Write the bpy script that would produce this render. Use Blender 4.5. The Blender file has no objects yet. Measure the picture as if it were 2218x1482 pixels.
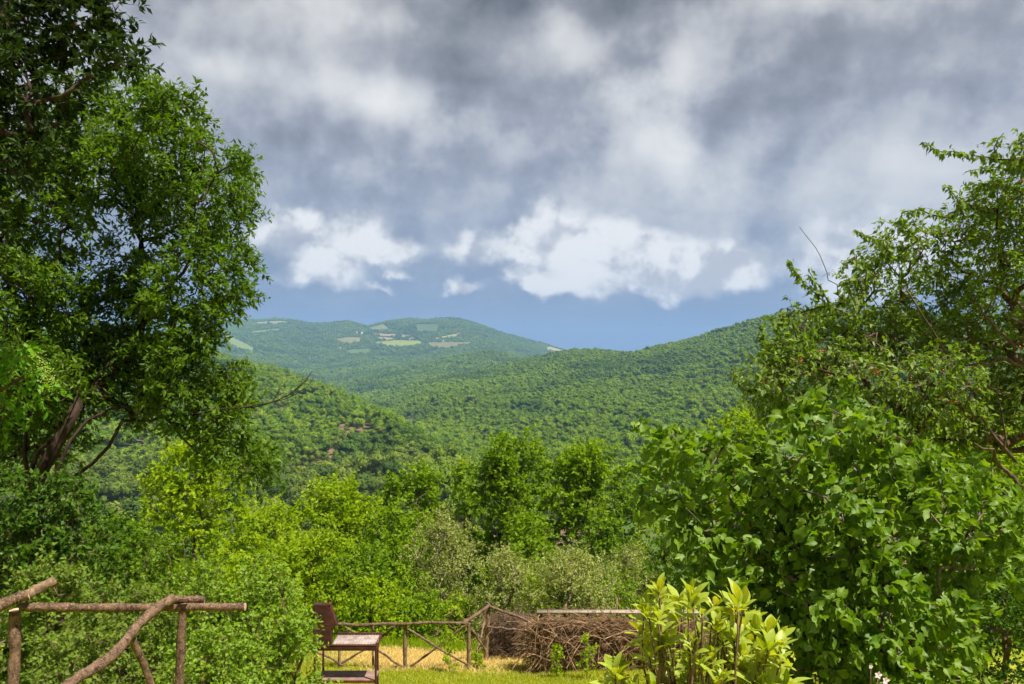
import bpy, math, random
import numpy as np
from mathutils import Matrix, Vector

# ------------------------------------------------------------------ camera / world / sun / exposure
SC = bpy.context.scene
COL = SC.collection
W, H, F, HZ, CX = 2218.0, 1482.0, 1725.0, 780.0, 1109.0     # photo size, focal length in photo pixels, horizon row


def P(px, py, Y):
    """photo pixel + depth in metres -> point (camera at the origin, level, looking along +Y)"""
    return np.array([(px - CX) / F * Y, Y, -(py - HZ) / F * Y])


cam = bpy.data.cameras.new('camera')
cam.sensor_width = 36.0
cam.lens = F / W * 36.0
cam.shift_y = (HZ - H / 2) / W
cam.clip_start = 0.05
cam.clip_end = 30000
camo = bpy.data.objects.new('camera', cam)
camo.rotation_euler = (math.radians(90), 0, 0)
COL.objects.link(camo)
SC.camera = camo

SUN_AZ, SUN_EL = math.radians(126), math.radians(61)       # high noon sun, from the right and a little behind
SUND = np.array([math.sin(SUN_AZ) * math.cos(SUN_EL), math.cos(SUN_AZ) * math.cos(SUN_EL), math.sin(SUN_EL)])
sl = bpy.data.lights.new('sun', 'SUN')
sl.energy = 5.0
sl.angle = math.radians(0.53)
sl.color = (1.0, 0.95, 0.86)
slo = bpy.data.objects.new('sun', sl)
slo.rotation_euler = Vector(SUND).to_track_quat('Z', 'Y').to_euler()
COL.objects.link(slo)

SC.view_settings.view_transform = 'Standard'
SC.view_settings.look = 'None'
SC.view_settings.exposure = 0.9
SC.view_settings.gamma = 1.0
SC.view_settings.use_curve_mapping = False
SC.cycles.max_bounces = 8
SC.cycles.diffuse_bounces = 4
SC.cycles.glossy_bounces = 2
SC.cycles.transmission_bounces = 4
SC.cycles.transparent_max_bounces = 8
SC.cycles.volume_bounces = 0
SC.cycles.use_denoising = True
SC.cycles.use_adaptive_sampling = True
SC.cycles.adaptive_threshold = 0.02
SC.cycles.adaptive_min_samples = 12
SC.cycles.caustics_reflective = False
SC.cycles.caustics_refractive = False


SKYK = 0.555


class E:
    """a shader socket with arithmetic"""
    def __init__(s, nt, sock):
        s.nt, s.s = nt, sock

    def m(s, op, *a):
        n = s.nt.nodes.new('ShaderNodeMath')
        n.operation = op
        for i, x in enumerate((s,) + a):
            if isinstance(x, E):
                s.nt.links.new(x.s, n.inputs[i])
            else:
                n.inputs[i].default_value = x
        return E(s.nt, n.outputs[0])

    def __add__(s, o): return s.m('ADD', o)
    def __sub__(s, o): return s.m('SUBTRACT', o)
    def __mul__(s, o): return s.m('MULTIPLY', o)
    def __truediv__(s, o): return s.m('DIVIDE', o)
    def __radd__(s, o): return s.m('ADD', o)
    def __rmul__(s, o): return s.m('MULTIPLY', o)
    def __rsub__(s, o): return (s * -1.0) + o
    def max(s, o): return s.m('MAXIMUM', o)
    def min(s, o): return s.m('MINIMUM', o)
    def clamp(s): return s.max(0.0).min(1.0)

    def smooth(s, a, b):
        n = s.nt.nodes.new('ShaderNodeMapRange')
        n.interpolation_type = 'SMOOTHSTEP'
        s.nt.links.new(s.s, n.inputs[0])
        n.inputs[1].default_value = a
        n.inputs[2].default_value = b
        return E(s.nt, n.outputs[0])


def mixc(nt, f, a, b):
    n = nt.nodes.new('ShaderNodeMix')
    n.data_type = 'RGBA'
    for i, x in ((0, f), (6, a), (7, b)):
        if isinstance(x, E):
            nt.links.new(x.s, n.inputs[i])
        elif isinstance(x, (int, float)):
            n.inputs[i].default_value = x
        else:
            n.inputs[i].default_value = (*x, 1)
    return E(nt, n.outputs[2])


def comb(nt, x, y, z):
    n = nt.nodes.new('ShaderNodeCombineXYZ')
    for i, v in enumerate((x, y, z)):
        if isinstance(v, E):
            nt.links.new(v.s, n.inputs[i])
        else:
            n.inputs[i].default_value = v
    return E(nt, n.outputs[0])


def sep(nt, v):
    n = nt.nodes.new('ShaderNodeSeparateXYZ')
    nt.links.new(v.s, n.inputs[0])
    return [E(nt, o) for o in n.outputs]


def noise(nt, vec, scale, detail=4, rough=0.55, dist=0.0, color=False):
    n = nt.nodes.new('ShaderNodeTexNoise')
    if vec is not None:
        nt.links.new(vec.s, n.inputs['Vector'])
    n.inputs['Scale'].default_value = scale
    n.inputs['Detail'].default_value = detail
    n.inputs['Roughness'].default_value = rough
    n.inputs['Distortion'].default_value = dist
    return E(nt, n.outputs['Color' if color else 'Fac'])


def make_world():
    w = bpy.data.worlds.new('World')
    SC.world = w
    w.use_nodes = True
    nt = w.node_tree
    nt.nodes.clear()
    tc = nt.nodes.new('ShaderNodeTexCoord')
    d = E(nt, tc.outputs['Generated'])
    x, y, z = sep(nt, d)
    hyp = (x * x + y * y).m('SQRT')
    az = x.m('ARCTAN2', y)
    el = z.m('ARCTAN2', hyp)
    zz = z.max(0.0) + 0.16
    pl = comb(nt, x / zz, y / zz, 0.0)                         # flat cloud layer seen in perspective

    def vm(op, *a):
        n = nt.nodes.new('ShaderNodeVectorMath')
        n.operation = op
        for i, v in enumerate(a):
            if isinstance(v, E):
                nt.links.new(v.s, n.inputs[i])
            else:
                n.inputs[i].default_value = v
        return n

    ANG = (0.0, -18.0, -50.0)

    def frames(c):
        """the same coordinates turned by each angle in ANG, for slanted clouds"""
        out = {}
        for a in ANG:
            if a == 0:
                out[a] = c
            else:
                n = nt.nodes.new('ShaderNodeVectorRotate')
                n.rotation_type = 'Z_AXIS'
                nt.links.new(c.s, n.inputs['Vector'])
                n.inputs['Angle'].default_value = -math.radians(a)
                out[a] = E(nt, n.outputs[0])
        return out

    def field(bls, fr, grow=1.0):
        """sum of soft elliptic puffs (photo column, row, half width, half height, weight, slant)"""
        tot = None
        for b in bls:
            px, py, rx, ry, w_ = b[:5]
            rot = b[5] if len(b) > 5 else 0.0
            a = math.atan((px - CX) / F)
            e = math.atan((HZ - py) / F * math.cos(a))
            t = math.radians(rot)
            a, e = a * math.cos(t) + e * math.sin(t), e * math.cos(t) - a * math.sin(t)
            sx, sy = F / (rx * grow), F / (ry * grow)
            u = vm('MULTIPLY_ADD', fr[rot], (sx, sy, 0), (-a * sx, -e * sy, 0))
            q = vm('DOT_PRODUCT', E(nt, u.outputs[0]), E(nt, u.outputs[0]))
            q = E(nt, q.outputs['Value'])
            g = nt.nodes.new('ShaderNodeMath')
            g.operation = 'POWER'
            g.inputs[0].default_value = math.exp(-1)
            nt.links.new(q.s, g.inputs[1])
            g = E(nt, g.outputs[0])
            tot = g * w_ if tot is None else g.m('MULTIPLY_ADD', w_, tot)
        return tot

    ae = comb(nt, az, el, 0.0)
    # large soft warp for the veil, crisp billowy warp for the cumulus
    wa = noise(nt, d, 3.2, 3, 0.6, 0.0, True)
    c1 = frames(E(nt, vm('MULTIPLY_ADD', wa, (.26, .17, 0), E(nt, vm('ADD', ae, (-.13, -.085, 0)).outputs[0])).outputs[0]))
    wb = noise(nt, d, 15.0, 4, 0.6, 0.0, True)
    c2v = E(nt, vm('MULTIPLY_ADD', wb, (.080, .064, 0), E(nt, vm('ADD', ae, (-.040, -.032, 0)).outputs[0])).outputs[0])
    c2 = frames(c2v)
    c3 = frames(E(nt, vm('ADD', c2v, (-.017, .020, 0)).outputs[0]))

    bright = field([(640, 10, 150, 60, 1.0), (820, 45, 110, 30, .45), (490, 130, 100, 34, .85, -18.), (720, 190, 110, 50, .5, -18.), (820, 240, 120, 45, .95, -18.),
                    (1040, 300, 90, 40, .45, -18.), (800, 365, 150, 45, .32), (1400, 180, 110, 70, .50), (1440, 300, 170, 48, .95, -50.),
                    (1250, 95, 60, 45, .45), (1740, 25, 230, 50, .60), (1290, 400, 190, 110, .36), (1560, 400, 120, 120, .38, -50.),
                    (1850, 480, 260, 80, .50), (2050, 420, 200, 90, .25), (300, 260, 160, 60, .3), (-300, 200, 300, 120, .6), (2700, 300, 300, 120, .5)], c1)
    dark = field([(1110, 5, 190, 75, 1.0), (1430, 35, 130, 60, .85), (1010, 170, 190, 50, .55, -18.), (2000, 160, 400, 120, .30),
                  (640, 215, 90, 40, .35, -18.), (420, 60, 160, 60, .35), (620, 320, 200, 90, .30), (1900, 330, 300, 70, .12), (-600, 60, 300, 120, .6), (2900, 100, 300, 120, .6)], c1)

    S1 = noise(nt, pl, 1.35, 6, 0.58, 0.0)
    S2 = noise(nt, d, 5.5, 6, 0.56, 0.0)
    S3 = noise(nt, d, 15.0, 6, 0.54, 0.0)
    dof = E(nt, vm('ADD', d, (-.012, .0, .016)).outputs[0])     # same noises, stepped towards the light: relief of the billows
    R2 = S2 - noise(nt, E(nt, vm('ADD', d, (-.030, .0, .036)).outputs[0]), 5.5, 6, 0.56, 0.0)
    R3 = S3 - noise(nt, dof, 15.0, 6, 0.54, 0.0)
    bS = S2.smooth(0.30, 0.66)
    lum = (S1 - 0.5) * 0.62 + bright * (0.14 + bS * 0.86) - dark * (0.17 + S2 * 0.36) + 0.035 + R2 * 1.15 + R3 * 0.62 + (S3 - 0.5) * 0.10
    horiz = el.smooth(0.02, 0.27)                               # rain curtain: smooth slate blue at the horizon
    lum = lum * (0.05 + horiz * 0.95)

    base = mixc(nt, horiz, (0.212, 0.282, 0.425), (0.345, 0.368, 0.440))
    base = mixc(nt, el.smooth(0.20, 0.44), base, (0.315, 0.320, 0.345))
    lp = lum.max(0.0)
    c = mixc(nt, (lp * 1.75 / (lp * 1.0 + 1.0)).clamp(), base, (0.88, 0.87, 0.85))
    c = mixc(nt, (lum * -2.0).clamp(), c, (0.095, 0.098, 0.108))

    # cumulus bank, with a second, coarser tap towards the sun for its own shading
    cum = [(785, 500, 62, 58, 1), (800, 552, 92, 26, .72), (690, 478, 52, 30, .66), (610, 497, 78, 30, .80), (700, 580, 100, 26, .9, -18.), (865, 532, 58, 22, .75), (740, 530, 50, 36, .6),
           (1020, 532, 56, 46, .95), (1140, 530, 60, 46, .9), (1215, 490, 72, 56, 1), (1290, 555, 150, 34, .80), (1330, 515, 60, 44, .6), (1420, 550, 105, 56, .8), (1540, 585, 90, 48, .8), (1610, 570, 50, 34, .5),
           (1440, 605, 180, 22, .65), (1240, 622, 92, 22, .9), (1160, 622, 29, 24, .9), (1440, 640, 60, 16, .66), (1000, 628, 40, 18, 1.0), (1085, 604, 34, 16, .66),
           (875, 593, 28, 11, .7), (845, 625, 34, 9, .5), (1850, 540, 150, 70, .60), (1810, 650, 85, 55, .62), (2080, 560, 180, 90, .6), (560, 590, 90, 24, .45),
           (-250, 520, 180, 70, 1), (2700, 560, 220, 80, 1)]
    f1 = field(cum, c2, 1.10) + (S3 - 0.5) * 0.95
    f2 = field([b for b in cum if b[2] > 65], c3, 1.0)
    den = f1.smooth(0.30, 1.00)
    lit = (f1 - f2) * 0.42 + 0.50 + R3 * 6.5 + R2 * 3.4
    cc = mixc(nt, lit.smooth(-0.15, 1.15), (0.54, 0.55, 0.60), (.92, .91, .90))
    c = mixc(nt, den * 0.94, c, cc)

    sky = nt.nodes.new('ShaderNodeTexSky')
    sky.sky_type = 'NISHITA'
    sky.sun_disc = False
    sky.sun_elevation = SUN_EL
    sky.sun_rotation = SUN_AZ
    sky.air_density = 1.5
    sky.dust_density = 3.0
    sc = nt.nodes.new('ShaderNodeVectorMath')
    sc.operation = 'SCALE'
    nt.links.new(c.s, sc.inputs[0])
    sc.inputs['Scale'].default_value = 10.0 * SKYK
    out = mixc(nt, 0.95, E(nt, sky.outputs[0]), E(nt, sc.outputs[0]))
    bg = nt.nodes.new('ShaderNodeBackground')
    bg.inputs['Strength'].default_value = 0.1
    nt.links.new(out.s, bg.inputs['Color'])
    o = nt.nodes.new('ShaderNodeOutputWorld')
    nt.links.new(bg.outputs[0], o.inputs['Surface'])
    w.cycles.sampling_method = 'MANUAL'
    w.cycles.sample_map_resolution = 256


make_world()

# ------------------------------------------------------------------ helpers
RNG = np.random.default_rng(7)


def mesh(name, v, f, mat=None, tint=None, smooth=False):
    """v (N,3), f (M,3|4) or list of such arrays"""
    me = bpy.data.meshes.new(name)
    fs = f if isinstance(f, list) else [f]
    fs = [np.asarray(a, np.int32) for a in fs if len(a)]
    v = np.asarray(v, np.float32)
    nl = sum(a.size for a in fs)
    npoly = sum(len(a) for a in fs)
    me.vertices.add(len(v))
    me.vertices.foreach_set('co', v.ravel())
    me.loops.add(nl)
    me.loops.foreach_set('vertex_index', np.concatenate([a.ravel() for a in fs]))
    tot = np.concatenate([np.full(len(a), a.shape[1], np.int32) for a in fs])
    st = np.concatenate([[0], np.cumsum(tot)[:-1]]).astype(np.int32)
    me.polygons.add(npoly)
    me.polygons.foreach_set('loop_start', st)
    if smooth:
        me.polygons.foreach_set('use_smooth', np.ones(npoly, bool))
    me.update(calc_edges=True)
    if tint is not None:
        a = me.attributes.new('tint', 'FLOAT', 'POINT')
        a.data.foreach_set('value', np.asarray(tint, np.float32))
    if mat:
        me.materials.append(mat)
    return me


def link(name, data, parent=None, loc=(0, 0, 0)):
    o = bpy.data.objects.new(name, data)
    o.location = loc
    if parent:
        o.parent = parent
    COL.objects.link(o)
    return o


def tag(o, label=None, cat=None, group=None, kind=None):
    if label: o['label'] = label
    if cat: o['category'] = cat
    if group: o['group'] = group
    if kind: o['kind'] = kind
    return o


def thing(name, label, cat, loc, group=None):
    return tag(link(name, None, None, loc), label, cat, group)


def nrm(a):
    return a / np.maximum(np.linalg.norm(a, axis=-1, keepdims=True), 1e-9)


def tubes(lines, sides=6, cap=True):
    """lines: list of (pts (n,3), radii (n,)) -> verts, quads, caps"""
    V, Q, T = [], [], []
    off = 0
    ang = np.arange(sides) * 2 * math.pi / sides
    ca, sa = np.cos(ang), np.sin(ang)
    for pts, r in lines:
        pts = np.asarray(pts, float)
        n = len(pts)
        r = np.broadcast_to(np.asarray(r, float), (n,))
        t = np.gradient(pts, axis=0)
        t = nrm(t)
        ref = np.array([0, 0, 1.0]) if abs(t[0, 2]) < 0.8 else np.array([1.0, 0, 0])
        a = nrm(np.cross(t, ref))
        b = np.cross(t, a)
        ring = pts[:, None, :] + r[:, None, None] * (ca[None, :, None] * a[:, None, :] + sa[None, :, None] * b[:, None, :])
        V.append(ring.reshape(-1, 3))
        i = np.arange(n - 1)[:, None] * sides
        j = np.arange(sides)[None, :]
        jn = (j + 1) % sides
        Q.append(np.stack([i + j, i + jn, i + sides + jn, i + sides + j], -1).reshape(-1, 4) + off)
        if cap:
            k = np.arange(1, sides - 1)
            T.append(np.stack([np.zeros_like(k), k + 1, k], -1) + off)
            T.append(np.stack([np.zeros_like(k), k, k + 1], -1) + off + (n - 1) * sides)
        off += n * sides
    return np.concatenate(V), [np.concatenate(Q)] + ([np.concatenate(T)] if cap else [])


def wiggle(pts, n, amp, rng, ends=True):
    """resample a polyline and make it crooked"""
    pts = np.asarray(pts, float)
    s = np.concatenate([[0], np.cumsum(np.linalg.norm(np.diff(pts, axis=0), axis=1))])
    u = np.linspace(0, s[-1], n)
    out = np.stack([np.interp(u, s, pts[:, k]) for k in range(3)], -1)
    w = np.cumsum(rng.normal(0, 1, (n, 3)), 0)
    lin = w[0] + (w[-1] - w[0]) * np.linspace(0, 1, n)[:, None]
    return out + (w - lin) * amp / math.sqrt(n)


# leaf templates: (verts as side, along, up), tris
def leaf_diamond(w=.29):
    return np.array([[0, 0, 0], [-w, .42, .07], [0, 1, -.06], [w, .42, .07]]), np.array([[0, 1, 2], [0, 2, 3]])


def leaf_fold(w=.25, curl=.12):
    return np.array([[0, 0, 0], [-w, .45, .3 * w], [0, .5, -.25 * curl], [w, .45, .3 * w], [0, 1, -curl]]), np.array([[0, 1, 2], [0, 2, 3], [1, 4, 2], [2, 4, 3]])


def leaf_oval(w=.25, curl=.15, n=3):
    ys = np.linspace(0, 1, n + 2)
    v = [[0, 0, 0]]
    for yy in ys[1:-1]:
        ww = w * math.sin(math.pi * yy ** 0.85)
        c = -curl * yy * yy
        v += [[-ww, yy, c + .25 * ww], [0, yy, c], [ww, yy, c + .25 * ww]]
    v.append([0, 1, -curl])
    f = [[0, 1, 2], [0, 2, 3]]
    for i in range(n - 1):
        a = 1 + 3 * i
        f += [[a, a + 3, a + 4], [a, a + 4, a + 1], [a + 1, a + 4, a + 5], [a + 1, a + 5, a + 2]]
    a = 1 + 3 * (n - 1)
    e = len(v) - 1
    f += [[a, e, a + 1], [a + 1, e, a + 2]]
    return np.array(v), np.array(f)


def leaf_big(w=.2, curl=.25):
    """long obovate leaf with a raised rim and a bent-back tip"""
    ys = [0, .12, .3, .5, .68, .84, .94, 1.0]
    ws = [.03, .28, .62, .92, 1.0, .70, .34, .02]
    v, f = [], []
    for yy, k in zip(ys, ws):
        c = -curl * yy ** 2.2
        v += [[-w * k, yy, c + .32 * w * k], [0, yy, c], [w * k, yy, c + .32 * w * k]]
    for i in range(len(ys) - 1):
        a = 3 * i
        f += [[a, a + 3, a + 4], [a, a + 4, a + 1], [a + 1, a + 4, a + 5], [a + 1, a + 5, a + 2]]
    return np.array(v), np.array(f)


def leaf_fig(seed=0):
    """palmate fig leaf, 3 to 5 round lobes, cupped"""
    r = random.Random(seed)
    ang = [-168, -140, -112, -88, -62, -40, -18, 0, 18, 40, 62, 88, 112, 140, 168]
    rad = [.30, .45, .48, .44, .54, .58, .49, .70, .49, .58, .54, .44, .48, .45, .30]
    cup, drp, fold = r.uniform(-.4, .4), r.uniform(.1, 1.0), r.uniform(.1, .75)
    v = [[0, .36, -.02]]
    for a, q in zip(ang, rad):
        q *= r.uniform(.9, 1.1)
        t = math.radians(a)
        xx, yy = q * math.sin(t) * .76, .36 + q * math.cos(t) * .88
        v.append([xx, yy, fold * abs(xx) + cup * xx * xx * 1.4 - drp * max(0, yy - .3) ** 2 + r.uniform(-.04, .04)])
    v.append([0, .16, -.02])
    n = len(ang)
    f = [[0, i + 1, i] for i in range(1, n)] + [[0, n + 1, n], [0, 1, n + 1]]
    return np.array(v), np.array(f)


def rib_of(tmpl):
    x = np.abs(tmpl[0][:, 0])
    return x / max(x.max(), 1e-6)


def leaf_arrays(tmpl, pos, axis, up, size, rng, tint=None):
    tv, tf = tmpl
    n = len(pos)
    axis = nrm(axis)
    side = nrm(np.cross(axis, up))
    nz = np.cross(side, axis)
    s = np.asarray(size)[:, None, None]
    v = pos[:, None, :] + s * (tv[None, :, 0:1] * side[:, None, :] + tv[None, :, 1:2] * axis[:, None, :] + tv[None, :, 2:3] * nz[:, None, :])
    f = tf[None] + (np.arange(n) * len(tv))[:, None, None]
    t = rng.random(n) if tint is None else tint
    return v.reshape(-1, 3), f.reshape(-1, tf.shape[1]), np.repeat(t, len(tv))


def leaf_mesh(name, tmpl, pos, axis, up, size, rng, mat, tint=None):
    v, f, t = leaf_arrays(tmpl, pos, axis, up, size, rng, tint)
    me = mesh(name, v, f, mat, t)
    if len(pos) < 5000:
        me.attributes.new('rib', 'FLOAT', 'POINT').data.foreach_set('value', np.tile(rib_of(tmpl), len(pos)).astype(np.float32))
    return me


# ------------------------------------------------------------------ materials
def newmat(name):
    m = bpy.data.materials.new(name)
    m.use_nodes = True
    nt = m.node_tree
    nt.nodes.clear()
    return m, nt


def finish(nt, shader):
    o = nt.nodes.new('ShaderNodeOutputMaterial')
    nt.links.new(shader, o.inputs['Surface'])


def princ(nt, color, rough=.7, spec=.3, bump=None, bumpd=.02, metal=0.0):
    b = nt.nodes.new('ShaderNodeBsdfPrincipled')
    if isinstance(color, E):
        nt.links.new(color.s, b.inputs['Base Color'])
    else:
        b.inputs['Base Color'].default_value = (*color, 1)
    b.inputs['Roughness'].default_value = rough
    b.inputs['Specular IOR Level'].default_value = spec
    b.inputs['Metallic'].default_value = metal
    if bump is not None:
        n = nt.nodes.new('ShaderNodeBump')
        n.inputs['Strength'].default_value = 0.9
        n.inputs['Distance'].default_value = bumpd
        nt.links.new(bump.s, n.inputs['Height'])
        nt.links.new(n.outputs[0], b.inputs['Normal'])
    return b.outputs[0]


def leaf_mat(name, a, b, trans=.45, under=None, rough=.5, spec=.35, tcol=None, patch=None, rib=False):
    """a..b: per-leaf range of the leaf's own colour; under: pale underside"""
    m, nt = newmat(name)
    at = nt.nodes.new('ShaderNodeAttribute')
    at.attribute_name = 'tint'
    t = E(nt, at.outputs['Fac'])
    c = mixc(nt, t, a, b)
    if patch:
        g = nt.nodes.new('ShaderNodeNewGeometry')
        c = mixc(nt, noise(nt, E(nt, g.outputs['Position']), patch[0], 2).smooth(.45, .65) * patch[2], c, patch[1])
    if rib:
        ar = nt.nodes.new('ShaderNodeAttribute')
        ar.attribute_name = 'rib'
        rb = E(nt, ar.outputs['Fac'])
        c = mixc(nt, rb.smooth(.16, .04) * .6, c, (.55, .58, .16))
        c = mixc(nt, rb.smooth(.90, 1.0) * .5, c, (.50, .34, .05))
    cc = c
    if under:
        g = nt.nodes.new('ShaderNodeNewGeometry')
        cc = mixc(nt, E(nt, g.outputs['Backfacing']), c, under)
    s = princ(nt, cc, rough, spec)
    tr = nt.nodes.new('ShaderNodeBsdfTranslucent')
    k = tcol or (1.25, 1.25, .55)
    tc = nt.nodes.new('ShaderNodeVectorMath')
    tc.operation = 'MULTIPLY'
    nt.links.new(c.s, tc.inputs[0])
    tc.inputs[1].default_value = k
    nt.links.new(tc.outputs[0], tr.inputs['Color'])
    mx = nt.nodes.new('ShaderNodeMixShader')
    mx.inputs[0].default_value = trans
    nt.links.new(s, mx.inputs[1])
    nt.links.new(tr.outputs[0], mx.inputs[2])
    finish(nt, mx.outputs[0])
    return m


def bark_mat(name, a, b, scale=9.0, stretch=.25, bump=.015, lichen=None, rough=.85):
    m, nt = newmat(name)
    tc = nt.nodes.new('ShaderNodeTexCoord')
    mp = nt.nodes.new('ShaderNodeMapping')
    mp.inputs['Scale'].default_value = (1, 1, stretch)
    nt.links.new(tc.outputs['Object'], mp.inputs[0])
    v = E(nt, mp.outputs[0])
    n1 = noise(nt, v, scale, 6, .65, .6)
    n2 = noise(nt, v, scale * 4, 4, .6)
    c = mixc(nt, n1.smooth(.3, .7), a, b)
    if lichen:
        c = mixc(nt, n2.smooth(.56, .68) * .7, c, lichen)
    finish(nt, princ(nt, c, rough, .2, n1 * .6 + n2 * .5, bump))
    return m


M = {}
M['bark'] = bark_mat('bark', (.055, .035, .022), (.16, .11, .07), 9)
M['bark_grey'] = bark_mat('bark_grey', (.09, .07, .055), (.24, .19, .15), 12, .3)
M['log'] = bark_mat('log', (.034, .020, .013), (.205, .122, .074), 22, .8, .014, (.42, .30, .20))
M['log_grey'] = bark_mat('log_grey', (.075, .045, .025), (.30, .20, .115), 20, .5, .012)
M['cutwood'] = bark_mat('cutwood', (.42, .27, .15), (.58, .42, .27), 30, 1, .004)
M['twig'] = bark_mat('twig', (.11, .062, .034), (.44, .27, .15), 6, 1, .003)
M['darktwig'] = bark_mat('darktwig', (.07, .045, .028), (.22, .14, .085), 6, 1, .003)
M['board'] = bark_mat('board', (.26, .19, .14), (.42, .33, .26), 14, 1, .003)

M['l_main'] = leaf_mat('leaf_main', (.052, .122, .004), (.145, .238, .010), .48, None, .5, .25)
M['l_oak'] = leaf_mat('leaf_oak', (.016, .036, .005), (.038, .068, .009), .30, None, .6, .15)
M['l_elder'] = leaf_mat('leaf_elder', (.08, .21, .006), (.17, .34, .012), .48, None, .5, .25)
M['l_bright'] = leaf_mat('leaf_bright', (.170, .285, .003), (.350, .450, .006), .52, None, .55, .2)
M['l_green'] = leaf_mat('leaf_green', (.120, .230, .003), (.255, .365, .006), .50, None, .55, .2)
M['l_deep'] = leaf_mat('leaf_deep', (.080, .172, .004), (.185, .290, .008), .46, None, .55, .2)
M['l_yellow'] = leaf_mat('leaf_yellow', (.19, .29, .005), (.32, .43, .010), .52, None, .55, .2)
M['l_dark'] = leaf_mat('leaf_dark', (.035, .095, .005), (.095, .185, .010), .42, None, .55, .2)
M['l_olive'] = leaf_mat('leaf_olive', (.165, .215, .022), (.300, .340, .055), .36, (.39, .42, .12), .55, .25)
M['l_bramble'] = leaf_mat('leaf_bramble', (.125, .245, .005), (.275, .400, .012), .46, (.21, .33, .025), .5, .25)
M['l_bramble_dim'] = leaf_mat('leaf_bramble_dim', (.075, .165, .006), (.200, .290, .016), .44, (.16, .23, .025), .55, .2)
M['l_cherry'] = leaf_mat('leaf_cherry', (.078, .160, .004), (.200, .290, .010), .48, (.20, .29, .04), .5, .3)
M['l_fig'] = leaf_mat('leaf_fig', (.068, .165, .003), (.185, .300, .006), .46, (.21, .31, .05), .50, .36, None, (38., (.20, .26, .02), .35))
M['l_shrub'] = leaf_mat('leaf_shrub', (.24, .34, .006), (.52, .56, .022), .42, (.36, .44, .05), .42, .35, (1.2, 1.15, .4), (16., (.46, .36, .05), .55), True)
M['l_hill'] = leaf_mat('leaf_hill', (.035, .085, .012), (.085, .145, .022), .30, None, .6, .2)

m, nt = newmat('fruit_red')
finish(nt, princ(nt, (.55, .02, .012), .25, .5))
M['fruit'] = m
m, nt = newmat('flower_cream')
finish(nt, princ(nt, (.42, .48, .10), .7, .2))
M['flower'] = m
m, nt = newmat('petal_pink')
finish(nt, princ(nt, (.80, .62, .68), .6, .2))
M['petal'] = m


def steel(name, a, b, rough=.55, metal=.35):
    m, nt = newmat(name)
    tc = nt.nodes.new('ShaderNodeTexCoord')
    v = E(nt, tc.outputs['Object'])
    n = noise(nt, v, 7, 7, .65, .4)
    n2 = noise(nt, v, 40, 3, .6)
    c = mixc(nt, n.smooth(.35, .7), a, b)
    c = mixc(nt, n2.smooth(.6, .75) * .5, c, (.16, .07, .03))
    finish(nt, princ(nt, c, rough, .2, n2, .001, metal))
    return m


M['bark_dark'] = bark_mat('bark_dark', (.020, .012, .008), (.075, .048, .032), 9)
M['rust'] = steel('rusty_brown_metal', (.040, .014, .010), (.080, .030, .019), .75, .05)
M['rust_red'] = steel('dull_red_metal', (.10, .026, .020), (.15, .046, .034))
M['shelfmetal'] = steel('shelf_metal', (.17, .105, .082), (.27, .17, .135), .85, .0)
M['grill'] = steel('tray_metal', (.24, .18, .155), (.46, .38, .345), .8, .0)

# ------------------------------------------------------------------ terrain
NEAR = np.array([(-60, 6), (-12, .2), (-4, -1.5), (0, -1.75), (2.5, -2.1), (4, -2.45), (6.3, -3.05), (8, -3.75), (11.5, -4.95), (13.5, -5.53), (15, -5.86),
                 (17.4, -6.28), (19, -7.0), (22, -8.6), (27, -11), (35, -14.5), (50, -21), (80, -32), (120, -41), (200, -52)], float)
FARC = [(1800, 800), (2200, 778), (2700, 752)]
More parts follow.
